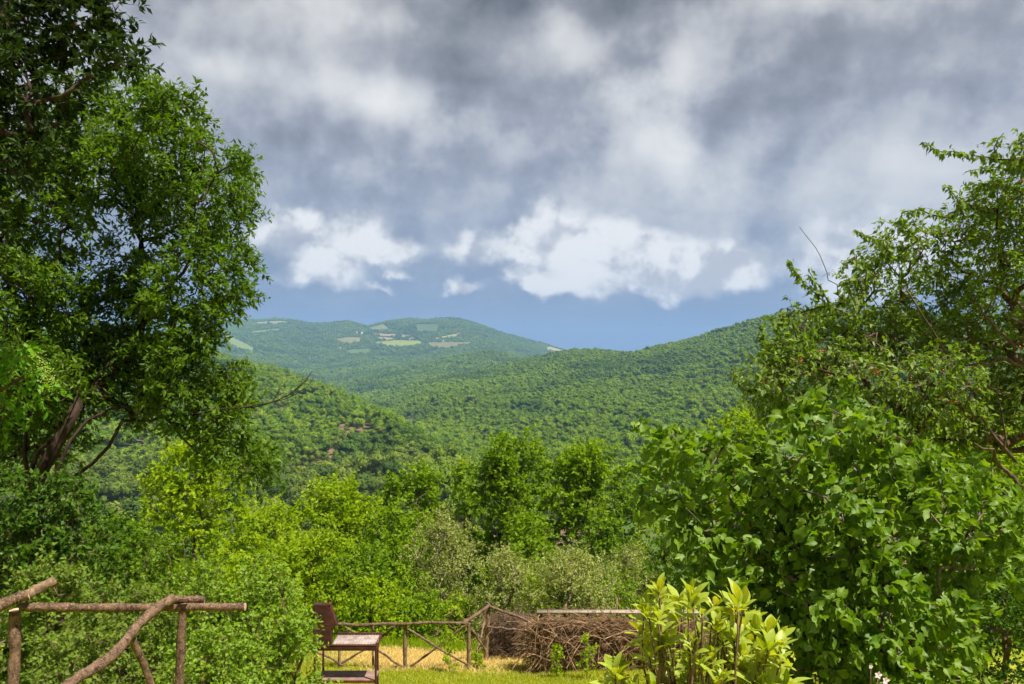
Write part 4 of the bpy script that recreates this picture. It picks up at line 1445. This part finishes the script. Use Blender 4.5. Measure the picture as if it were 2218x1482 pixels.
# ------------------------------------------------------------------ fig tree
r = np.random.default_rng(71)
Y3 = 7.6
FIG = [(1440, 940, 34), (1480, 930, 40), (1425, 1000, 38), (1500, 1000, 55), (1450, 1060, 48), (1560, 970, 50), (1600, 1050, 75), (1500, 1110, 60), (1680, 980, 60), (1760, 920, 60), (1840, 890, 50), (1880, 930, 55), (1720, 1060, 80), (1820, 1020, 75),
       (1960, 960, 45), (1930, 1040, 65), (2050, 1010, 50), (2100, 1060, 60), (2020, 1100, 80), (1560, 1180, 75), (1660, 1160, 85), (1780, 1140, 90), (1900, 1140, 90), (2140, 1160, 75), (1490, 1190, 40), (1600, 1270, 85), (1720, 1270, 95),
       (1850, 1260, 100), (1980, 1220, 90), (2090, 1250, 75), (1700, 1370, 85), (1820, 1380, 95), (1940, 1350, 90), (2050, 1350, 60), (1900, 1460, 90), (1780, 1470, 80), (2160, 1060, 60), (2010, 1440, 60), (2200, 1190, 60), (1880, 1200, 60, -.7), (1920, 1290, 60, -.7), (1900, 1380, 70, -.7), (1950, 1450, 70, -.6), (1860, 1100, 50, -.7), (1800, 1330, 60, -.7), (2060, 1440, 60, -.5), (2020, 1300, 55, -.6)]
rt = foot(1930, Y3)
cl, oc = lobe_points([(c - rt, q_) for c, q_ in pxlobes(FIG, Y3, r, .75, .95)], 165, r, .35)
cl = cl[cl[:, 2] > .1] if True else cl
oc = nrm(cl - np.array([0, 0, 1.2]))
trunk = np.array([rt - [0, 0, .3], P(1950, 1440, Y3), P(1900, 1340, Y3 + .2), P(1960, 1250, Y3 + .3), P(1920, 1160, Y3 + .2)]) - rt
lines, td = grow(trunk[0], trunk, cl, r, .2, .25, .18, .004, .055)
fig = thing('fig_tree', 'big-leaved fig tree right of the yellow-green shrub', 'tree', rt)
v, f = tubes(lines, 6)
link('trunk', mesh('trunk', v, f, M['bark_grey'], None, True), fig)
pos, ax, up, sz, ti, tw = sprays(cl, nrm(td + oc), r, 3, 5, .20, .112, .50, .8, .38)
up = nrm(up + [-.15, -.25, 0])
figt = [leaf_fig(k) for k in range(8)]
rest_i = leaf_objects(fig, leaf_variants(figt, M['l_fig'], 12), pos, ax, up, sz, 300, EYE)
V, FF, TT, off = [], [], [], 0
for k in range(8):
    sel = rest_i[k::8]
    v, f, t = leaf_arrays(figt[k], pos[sel], ax[sel], up[sel], sz[sel], r, ti[sel])
    V.append(v); FF.append(f + off); TT.append(t); off += len(v)
tag(link('foliage', mesh('foliage', np.concatenate(V), np.concatenate(FF), M['l_fig'], np.concatenate(TT)), fig), None, None, None, 'stuff')

# ------------------------------------------------------------------ yellow-green shrub in front
r = np.random.default_rng(81)
Y4 = 4.0
rt = foot(1530, Y4)
shrub = thing('yellow_shrub', 'yellow-green shrub with long glossy leaf rosettes in the foreground', 'shrub', rt)
ROS = [(1345, 1425, 60), (1400, 1385, 62), (1425, 1345, 60), (1378, 1470, 55), (1440, 1290, 62), (1395, 1300, 58), (1430, 1260, 60), (1500, 1275, 66), (1470, 1310, 58), (1545, 1290, 62), (1580, 1300, 66), (1610, 1285, 64), (1555, 1335, 55),
       (1640, 1340, 66), (1665, 1345, 66), (1620, 1370, 50), (1480, 1420, 66), (1500, 1455, 60), (1430, 1470, 66), (1660, 1430, 68), (1600, 1420, 58), (1595, 1450, 55), (1710, 1475, 66), (1690, 1400, 50), (1640, 1470, 60), (1540, 1400, 50),
       (1460, 1360, 52), (1515, 1345, 52), (1590, 1360, 52), (1560, 1465, 60), (1350, 1480, 55), (1680, 1470, 60), (1530, 1480, 60), (1470, 1490, 60), (1610, 1500, 60), (1325, 1475, 46), (1440, 1410, 52), (1575, 1400, 48), (1650, 1395, 52), (1500, 1380, 50)]
ROS = [(a, b + 16, c * .70) for a, b, c in ROS] + [(a + r.uniform(-26, 26), b + r.uniform(2, 30), c * r.uniform(.55, .7)) for a, b, c in ROS] + [(a + r.uniform(-34, 34), b + r.uniform(22, 70), c * r.uniform(.6, .85)) for a, b, c in ROS + ROS[::2]] + [(r.uniform(1320, 1730), r.uniform(1440, 1530), r.uniform(45, 58)) for _ in range(16)]
spos, sax, sup, ssz = [], [], [], []
slines = []
for px, py, L in ROS:
    c = P(px, py + 12, Y4 + r.uniform(-.28, .28)) - rt
    base = np.array([(c[0]) * .28 + r.normal(0, .05), c[1] * .4 + r.normal(0, .05), -.05])
    mid = base * .45 + c * .55 + np.array([(c[0] - base[0]) * .12, 0, -.06]) + r.normal(0, .03, 3)
    slines.append((wiggle([base, mid, c], 10, .035, r), np.linspace(.008, .0045, 10)))
    sd = nrm(c - mid)
    nlv = int(r.integers(7, 11))
    for k in range(nlv):
        a = k * 2.4 + r.uniform(-.3, .3)
        tilt = .18 + .70 * (1 - k / nlv) + r.normal(0, .20)
        u = nrm(np.cross(sd, [.3, 1, .2]))
        w_ = np.cross(sd, u)
        out = u * math.cos(a) + w_ * math.sin(a)
        d = sd * math.cos(tilt) + out * math.sin(tilt)
        spos.append(c - sd * .045 * (1 - k / nlv)); sax.append(d); sup.append(sd * math.sin(tilt) - out * math.cos(tilt) + r.normal(0, .38, 3)); ssz.append(L * 1.08 / F * Y4 * r.uniform(.55, 1.2))
    for k in range(int(r.integers(1, 5))):                   # leaves lower down the stem
        u = r.uniform(.55, .92)
        p_ = slines[-1][0][int(u * 9)]
        out = nrm(r.normal(0, 1, 3) * [1, 1, .2])
        spos.append(p_); sax.append(nrm(out + [0, 0, .25])); sup.append(np.array([0, 0, 1.]) + r.normal(0, .2, 3)); ssz.append(L * .95 / F * Y4 * r.uniform(.7, 1.05))
for ln in slines:
    v, f = tubes([ln], 6)
    link('stem', mesh('stem', v, f, M['darktwig'], None, True), shrub)
spos, sax, sup, ssz = np.array(spos), nrm(np.array(sax)), nrm(np.array(sup)), np.array(ssz)
bt = [leaf_big(.17, .10), leaf_big(.19, .30), leaf_big(.15, .55), leaf_big(.20, .18), leaf_big(.16, -.15), leaf_big(.18, .42)]
rest_i = leaf_objects(shrub, leaf_variants(bt, M['l_shrub'], 12), spos, sax, sup, ssz, 300, EYE)
if len(rest_i):
    tag(link('foliage', leaf_mesh('foliage', bt[1], spos[rest_i], sax[rest_i], sup[rest_i], ssz[rest_i], r, M['l_shrub']), shrub), None, None, None, 'stuff')

# ------------------------------------------------------------------ log railing at the left
r = np.random.default_rng(91)
Y5 = 6.3


def log(parent, name, pts, rad, mat='log', n=18, amp=.012, sides=10, taper=.95, ends=True, depth=None):
    """one crooked log with knots and pale cut ends; pts in world space"""
    q_ = wiggle(np.array(pts, float), n, amp, r)
    rr = rad * np.linspace(1, taper, n) * (1 + r.normal(0, .035, n))
    for _ in range(max(1, n // 8)):
        rr[int(r.integers(1, n - 1))] *= r.uniform(1.08, 1.2)
    o0 = np.array(parent.location)
    v, f = tubes([(q_ - o0, rr)], sides, False)
    v = v + r.normal(0, rad * .055, v.shape)
    o = link(name, mesh(name, v, f, M[mat], None, True), parent)
    if ends:
        for e, s in ((0, -1), (n - 1, 1)):
            ring = v[e * sides:(e + 1) * sides]
            c = ring.mean(0)
            d = nrm(q_[e] - q_[e - 1 if e else 1])
            vv = np.concatenate([ring + d * .001, (c + (ring - c) * .45 + d * .003), [c + d * .004]])
            k = np.arange(sides)
            kn = (k + 1) % sides
            qd = np.stack([k, kn, sides + kn, sides + k], -1)
            tr = np.stack([sides + k, sides + kn, np.full(sides, 2 * sides)], -1)
            link('cut_end', mesh('cut_end', vv, [qd, tr], M['cutwood']), o)
    return o


rt = foot(396, Y5)
rail = thing('log_railing', 'rough log railing with a leaning handrail in the bottom left corner', 'railing', rt)
g_ = lambda px, Y: foot(px, Y) - [0, 0, .25]
log(rail, 'post', [g_(27, Y5), P(28, 1478, Y5), P(32, 1322, Y5)], .042)
log(rail, 'post', [g_(384, Y5), P(388, 1477, Y5), P(397, 1323, Y5)], .036)
log(rail, 'rail', [P(46, 1315, Y5 - .03), P(200, 1317, Y5), P(390, 1315, Y5), P(531, 1314, Y5)], .033, n=26, amp=.008)
log(rail, 'rail', [P(-130, 1352, Y5 - .45), P(-50, 1328, Y5 - .3), P(10, 1308, Y5 - .14), P(63, 1288, Y5 - .06)], .043, n=14)
log(rail, 'rail', [P(58, 1289, Y5 - .06), P(90, 1272, Y5 + .05), P(120, 1258, Y5 + .12)], .040, 'log_grey', n=8, amp=.004)
log(rail, 'rail', [P(366, 1299, Y5 - .02), P(400, 1298, Y5 + .02), P(443, 1299, Y5 + .06)], .028, n=8, amp=.003)
log(rail, 'handrail', [P(378, 1296, Y5 - .06), P(350, 1310, Y5 - .12), P(318, 1336, Y5 - .22), P(300, 1352, Y5 - .30), P(270, 1388, Y5 - .5), P(238, 1425, Y5 - .7), P(150, 1486, Y5 - 1.1), P(30, 1570, Y5 - 1.6)], .038, n=30, amp=.018)
log(rail, 'brace', [P(284, 1382, Y5 - .36), P(300, 1415, Y5 - .3), P(318, 1455, Y5 - .24), P(332, 1500, Y5 - .2), g_(345, Y5)], .027, n=12, amp=.01)
v, f = box(-.035, .035, -.02, .02, -.008, .008)
link('bracket', mesh('bracket', v, f, M['rust']), rail, P(397, 1302, Y5 - .045) - rt)

# ------------------------------------------------------------------ barbecue
Yb = 11.5
K = Yb / F
zt_ = -(1397 - HZ) * K
bx = lambda px: (px - CX) * K
rt = np.array([bx(748), Yb + .2, g1(bx(748), Yb + .2)])
bbq = thing('barbecue', 'brown metal barbecue with a tall hood and grill tray by the fence', 'barbecue', rt)


def bb(name, x0, x1, y0, y1, z0, z1, mat, par=bbq):
    v, f = box(x0, x1, y0, y1, z0, z1)
    o = link(name, mesh(name, v - rt, f, M[mat]), par)
    b = o.modifiers.new('bevel', 'BEVEL')
    b.width = .004
    b.segments = 2
    return o


yf, yb = Yb - .02, Yb + .42
zg = rt[2]
# hood: profile in x/z, extruded in depth, open towards the tray
prof = [(679, 1397), (679, 1309), (715, 1309), (731, 1354), (719, 1362), (718, 1397)]
pr = np.array([[bx(a), -(b - HZ) * K] for a, b in prof])
n = len(pr)
V = np.concatenate([np.column_stack([pr[:, 0], np.full(n, yf), pr[:, 1]]), np.column_stack([pr[:, 0], np.full(n, yf + .10), pr[:, 1]])]) - rt
FQ = np.array([[i, i + n, (i + 1) % n + n, (i + 1) % n] for i in range(n)])
me = bpy.data.meshes.new('hood')
me.from_pydata(V.tolist(), [], [list(range(n)), list(range(2 * n - 1, n - 1, -1))] + FQ.tolist())
me.materials.append(M['rust'])
hood = link('hood', me, bbq)
mb = hood.modifiers.new('bevel', 'BEVEL')
mb.width = .006
bb('hood_seam', bx(681), bx(717), yf - .004, yf - .0005, -(1353 - HZ) * K - .004, -(1353 - HZ) * K + .004, 'rust_red', hood)
bb('hood_lip', bx(713), bx(717), yf - .006, yf + .104, -(1312 - HZ) * K, -(1307 - HZ) * K, 'rust_red', hood)
# tray: floor, rims
x0, x1 = bx(679), bx(816)
bb('tray', bx(719), bx(812), yf + .02, yb - .02, zt_ - .004, zt_ + .004, 'grill')
bb('rim', x0, x1, yf - .012, yf + .018, zt_ - .075, zt_ + .012, 'rust')
bb('rim', bx(718), x1, yb - .018, yb + .01, zt_ - .06, zt_ + .035, 'rust')
bb('rim', x1 - .02, x1 + .002, yf + .0185, yb - .0185, zt_ - .06, zt_ + .022, 'rust_red')
bb('front_strip', x0 + .005, x1 - .004, yf - .018, yf - .0125, zt_ - .004, zt_ + .010, 'rust_red')
gl = []
for k in range(14):
    xx = bx(722) + (bx(810) - bx(722)) * k / 13
    gl.append((np.array([[xx, yf + .03, zt_ + .018], [xx, yb - .03, zt_ + .018]]) - rt, .003))
v, f = tubes(gl, 5)
link('grate', mesh('grate', v, f, M['grill']), bbq)
for px, yy in ((682, yf + .015), (814, yf + .015), (686, yb - .02), (808, yb - .02)):
    zb_ = g1(bx(px), yy)
    bb('leg', bx(px) - .014, bx(px) + .014, yy - .014, yy + .014, zb_ - .02, zt_ - .05, 'rust')
zs = -(1476 - HZ) * K
bb('shelf', bx(684), bx(812), yf + .03, yb - .04, zs - .010, zs + .010, 'shelfmetal')
bb('shelf_edge', bx(683), bx(813), yf + .012, yf + .0295, zs - .022, zs + .014, 'rust_red')
hd = np.array([P(812, 1384, Yb), P(819, 1384, Yb), P(820, 1391, Yb), P(813, 1392, Yb)])
v, f = tubes([(wiggle(hd, 8, 0, r) - rt, .006)], 6)
link('handle', mesh('handle', v, f, M['grill'], None, True), bbq)

# ------------------------------------------------------------------ rustic rail fence
Y6 = 15.0
rt = foot(878, Y6)
fence = thing('rustic_fence', 'rustic pole fence with crossed braces behind the barbecue', 'fence', rt)
gp = lambda px, Y: foot(px, Y) - [0, 0, .15]


def pole(name, pts, rad, mat='log', n=12, amp=.02, taper=.85):
    return log(fence, name, pts, rad, mat, n, amp, 7, taper, False)


YC = 16.0
for px, top, Y, w_ in ((645, 1352, Y6 + .1, .030), (736, 1352, Y6, .032), (808, 1352, Y6 + .05, .024), (878, 1352, Y6, .040), (1015, 1348, Y6 + .15, .040)):
    pole('post', [gp(px, Y), P(px, top, Y)], w_, 'log_grey', 8, .01)
pole('post', [gp(1053, YC), P(1054, 1400, YC), P(1058, 1311, YC)], .052, 'log_grey', 9, .015)
pole('top_rail', [P(540, 1345, Y6 + .1), P(646, 1349, Y6), P(735, 1353, Y6 - .05)], .024, n=14)
pole('top_rail', [P(733, 1352, Y6 - .06), P(800, 1354, Y6 - .05), P(878, 1353, Y6 - .06), P(960, 1350, Y6), P(1012, 1350, Y6 + .1)], .030, n=26, amp=.03)
pole('top_rail', [P(1002, 1351, Y6 + .08), P(1030, 1335, Y6 + .5), P(1060, 1310, YC - .05)], .036, n=9, amp=.02)
pole('top_rail', [P(1057, 1312, YC - .06), P(1110, 1332, YC), P(1166, 1356, YC + .05)], .030, n=12, amp=.03)
pole('lower_rail', [P(1056, 1358, YC - .06), P(1100, 1362, YC - .05), P(1158, 1371, YC)], .022, n=12, amp=.04)
for a, b, Y in (((882, 1362), (1013, 1440), Y6 - .04), ((888, 1444), (1012, 1353), Y6 + .06), ((815, 1406), (872, 1444), Y6 - .04), ((814, 1394), (858, 1354), Y6 + .06), ((736, 1440), (806, 1398), Y6 + .06), ((686, 1412), (742, 1442), Y6 - .02),
                ((1018, 1358), (1053, 1408), Y6 + .4), ((748, 1358), (772, 1374), Y6 + .05), ((560, 1440), (640, 1360), Y6 + .05), ((570, 1358), (640, 1440), Y6 - .03)):
    pole('brace', [P(*a, Y), P(*b, Y)], .022, 'log', 9, .025)
pole('brace', [P(1050, 1340, YC - .1), P(1037, 1385, YC - .35), P(1027, 1430, YC - .6)], .018, 'log_grey', 9, .04)
twv = []
for _ in range(26):                                            # twiggy ends and side shoots
    a = P(r.uniform(940, 1060), r.uniform(1330, 1400), Y6 + r.uniform(0, .8))
    b = a + nrm(r.normal(0, 1, 3) + [0, 0, .6]) * r.uniform(.15, .5)
    twv.append((wiggle([a, b], 6, .08, r) - rt, np.linspace(.006, .002, 6)))
v, f = tubes(twv, 4)
tag(link('side_shoots', mesh('side_shoots', v, f, M['twig'], None, True), fence), None, None, None, 'stuff')

# ------------------------------------------------------------------ brushwood screen with a board on top
Y7 = 15.3
rt = foot(1270, Y7)
bf = thing('brushwood_screen', 'brown brushwood screen with a pale board along its top', 'fence', rt)


def zpx(py, Y): return -(py - HZ) / F * Y


x0, x1 = P(1163, 0, Y7)[0], P(1520, 0, Y7)[0]
v, f = box(x0, x1, Y7 - .09, Y7 + .07, zpx(1326.5, Y7), zpx(1323, Y7))
link('top_board', mesh('top_board', v - rt, f, M['board']), bf)
for px, top, w_ in ((1171, 1326.6, .036), (1225, 1309, .024), (1274, 1326.6, .03), (1336, 1295, .020), (1400, 1326.6, .03), (1470, 1326.6, .03)):
    q_ = [foot(px, Y7 + .12) - [0, 0, .1], P(px, top, Y7 + (.12 if top < 1320 else 0.0))]
    v, f = tubes([(wiggle(q_, 6, .01, r) - rt, w_)], 7)
    link('post', mesh('post', v, f, M['log_grey'], None, True), bf)


def brush(n, px0, px1, py0, py1, Y, dep, lmin, lmax, rad, sl=(.5, .5), seed=1):
    q = np.random.default_rng(seed)
    px = q.uniform(px0, px1, n)
    py = py0 + (py1 - py0) * q.beta(1.1, 1.2, n)
    yy = Y + q.uniform(-dep, dep, n)
    c = np.stack([(px - CX) / F * yy, yy, -(py - HZ) / F * yy], -1)
    an = q.normal(0, .55, n) + np.where(q.random(n) < .3, q.choice([-1.2, 1.2], n), 0)
    d = np.stack([np.cos(an), q.normal(0, .22, n), np.sin(an)], -1)
    d = nrm(d) * q.uniform(lmin, lmax, (n, 1))
    k = 5
    u = np.linspace(-.5, .5, k)[None, :, None]
    bend = q.uniform(-.05, .42, (n, 1, 1)) * np.linalg.norm(d, axis=1)[:, None, None]
    pts = c[:, None, :] + d[:, None, :] * u
    pts[:, :, 2] -= (4 * u[..., 0] ** 2) * bend[..., 0]
    pts += np.cumsum(q.normal(0, .014, pts.shape), 1)
    pts[:, :, 2] = np.maximum(pts[:, :, 2], ground(pts[:, :, 0], pts[:, :, 1]) + .01)
    return twig_mesh(pts, rad)


v, f = brush(4600, 1150, 1515, 1340, 1436, Y7 - .04, .20, .25, .85, .0048, seed=5)
v2, f2 = brush(260, 1150, 1515, 1345, 1425, Y7 - .22, .10, .5, 1.1, .011, seed=6)
tag(link('brush', mesh('brush', np.concatenate([v, v2]) - rt, np.concatenate([f, f2 + len(v)]), M['twig'], None, True), bf), 'tangled dry branches packed under the board', None, None, 'stuff')
rt = foot(1105, 16.6)
v, f = brush(900, 1062, 1150, 1330, 1425, 16.6, .4, .25, .8, .006, seed=7)
tag(link('dry_brush_heap', mesh('dry_brush_heap', v, f, M['darktwig'], None, True)), 'dark heap of dry twigs between fence corner and brushwood screen', 'brush heap')

# ------------------------------------------------------------------ small plants and grass on the lawn
for i, (lab, px, top, Y, hw) in enumerate([('slender green sapling in front of the crossed fence bay', 974, 1372, 14.6, 17), ('small leafy seedling in front of the brushwood screen', 1272, 1378, 14.3, 24),
                                           ('tiny thin seedling left of the leafy one on the lawn', 1206, 1400, 14.5, 13), ('low weed at the foot of the fence corner post', 1032, 1415, 15.2, 16)]):
    r = np.random.default_rng(700 + i)
    f0, L = round_lobes(px, top, Y, hw, r, 7, .15)
    make_tree('sapling', lab, 'sapling', f0, L, 'l_bright', r, 'darktwig', dens=170, ntw=3, nlf=4, tlen=.06, leaf=.055, tmpl=leaf_oval(.25, .15, 2), trunk_r=.008, rtip=.002, group='seedlings on the lawn', below=.02)


def blades(name, label, n, xr, yr, hmin, hmax, mat, seed, keep=None, lean=.5, w=.006):
    q = np.random.default_rng(seed)
    x, y = q.uniform(*xr, n), q.uniform(*yr, n)
    if keep is not None:
        k = keep(x, y, q)
        x, y = x[k], y[k]
    n = len(x)
    z = ground(x, y) - .004
    h = q.uniform(hmin, hmax, n)
    a = q.uniform(0, 6.28, n)
    s = np.stack([np.cos(a), np.sin(a), np.zeros(n)], -1) * w
    p = np.stack([x, y, z], -1)
    tip = p + np.stack([q.normal(0, lean, n) * h, q.normal(0, lean, n) * h, h], -1)
    v = np.stack([p - s, p + s, tip], 1).reshape(-1, 3)
    f = np.arange(n * 3).reshape(-1, 3)
    tag(link(name, mesh(name, v, f, mat, np.repeat(q.random(n), 3))), label, None, None, 'stuff')


M['l_grass'] = leaf_mat('grass_blade', (.20, .27, .008), (.46, .44, .030), .45)
M['l_straw'] = leaf_mat('straw_blade', (.48, .34, .09), (.74, .58, .22), .35, None, .7, .2, (1.1, 1.0, .6))


def strawmask(x, y, q):
    e = 1 - ((x + 1.6) * .42) ** 2 - ((y - 16.2) * .62) ** 2
    return e + q.normal(0, .40, len(x)) > .38


blades('grass', 'short sunlit grass of the lawn', 90000, (-5, 5.5), (13, 17.2), .03, .075, M['l_grass'], 31, lambda x, y, q: ~strawmask(x, y, q))
blades('dry_grass', 'pale mown dry grass along the pole fence', 42000, (-4.4, 1.2), (14.6, 18.2), .03, .10, M['l_straw'], 32, strawmask, 1.1, .007)
blades('tall_grass', 'tall green grass at the edge of the lawn below the trees', 26000, (-6, 4), (17.2, 19.2), .10, .32, M['l_bright'], 33, None, .35, .008)

# white and pink blossom low beside the fig
r = np.random.default_rng(95)
rt = P(1885, 1470, 6.4)
rt[2] = g1(rt[0], rt[1])
fl_ = thing('flowering_plant', 'few pinkish white blossoms under the fig at the bottom edge', 'flower', rt)
sl2 = []
for px, py, s_ in ((1886, 1444, 5), (1902, 1462, 9), (1918, 1474, 9)):
    c = P(px, py, 6.4) - rt
    sl2.append((wiggle([(0, 0, 0), c * .5 + [.03, 0, .05], c], 7, .03, r), .004))
    for k in range(5):
        a = k * 1.256 + r.uniform(-.2, .2)
        d = np.array([math.cos(a), -.35, math.sin(a)])
        v, f, t = leaf_arrays(leaf_oval(.36, .15, 2), c[None], nrm(d)[None], np.array([[0, -1., .2]]), np.array([s_ / F * 6.4]), r)
        link('petal', mesh('petal', v, f, M['petal']), fl_)
v, f = tubes(sl2, 5)
link('stem', mesh('stem', v, f, M['darktwig'], None, True), fl_)
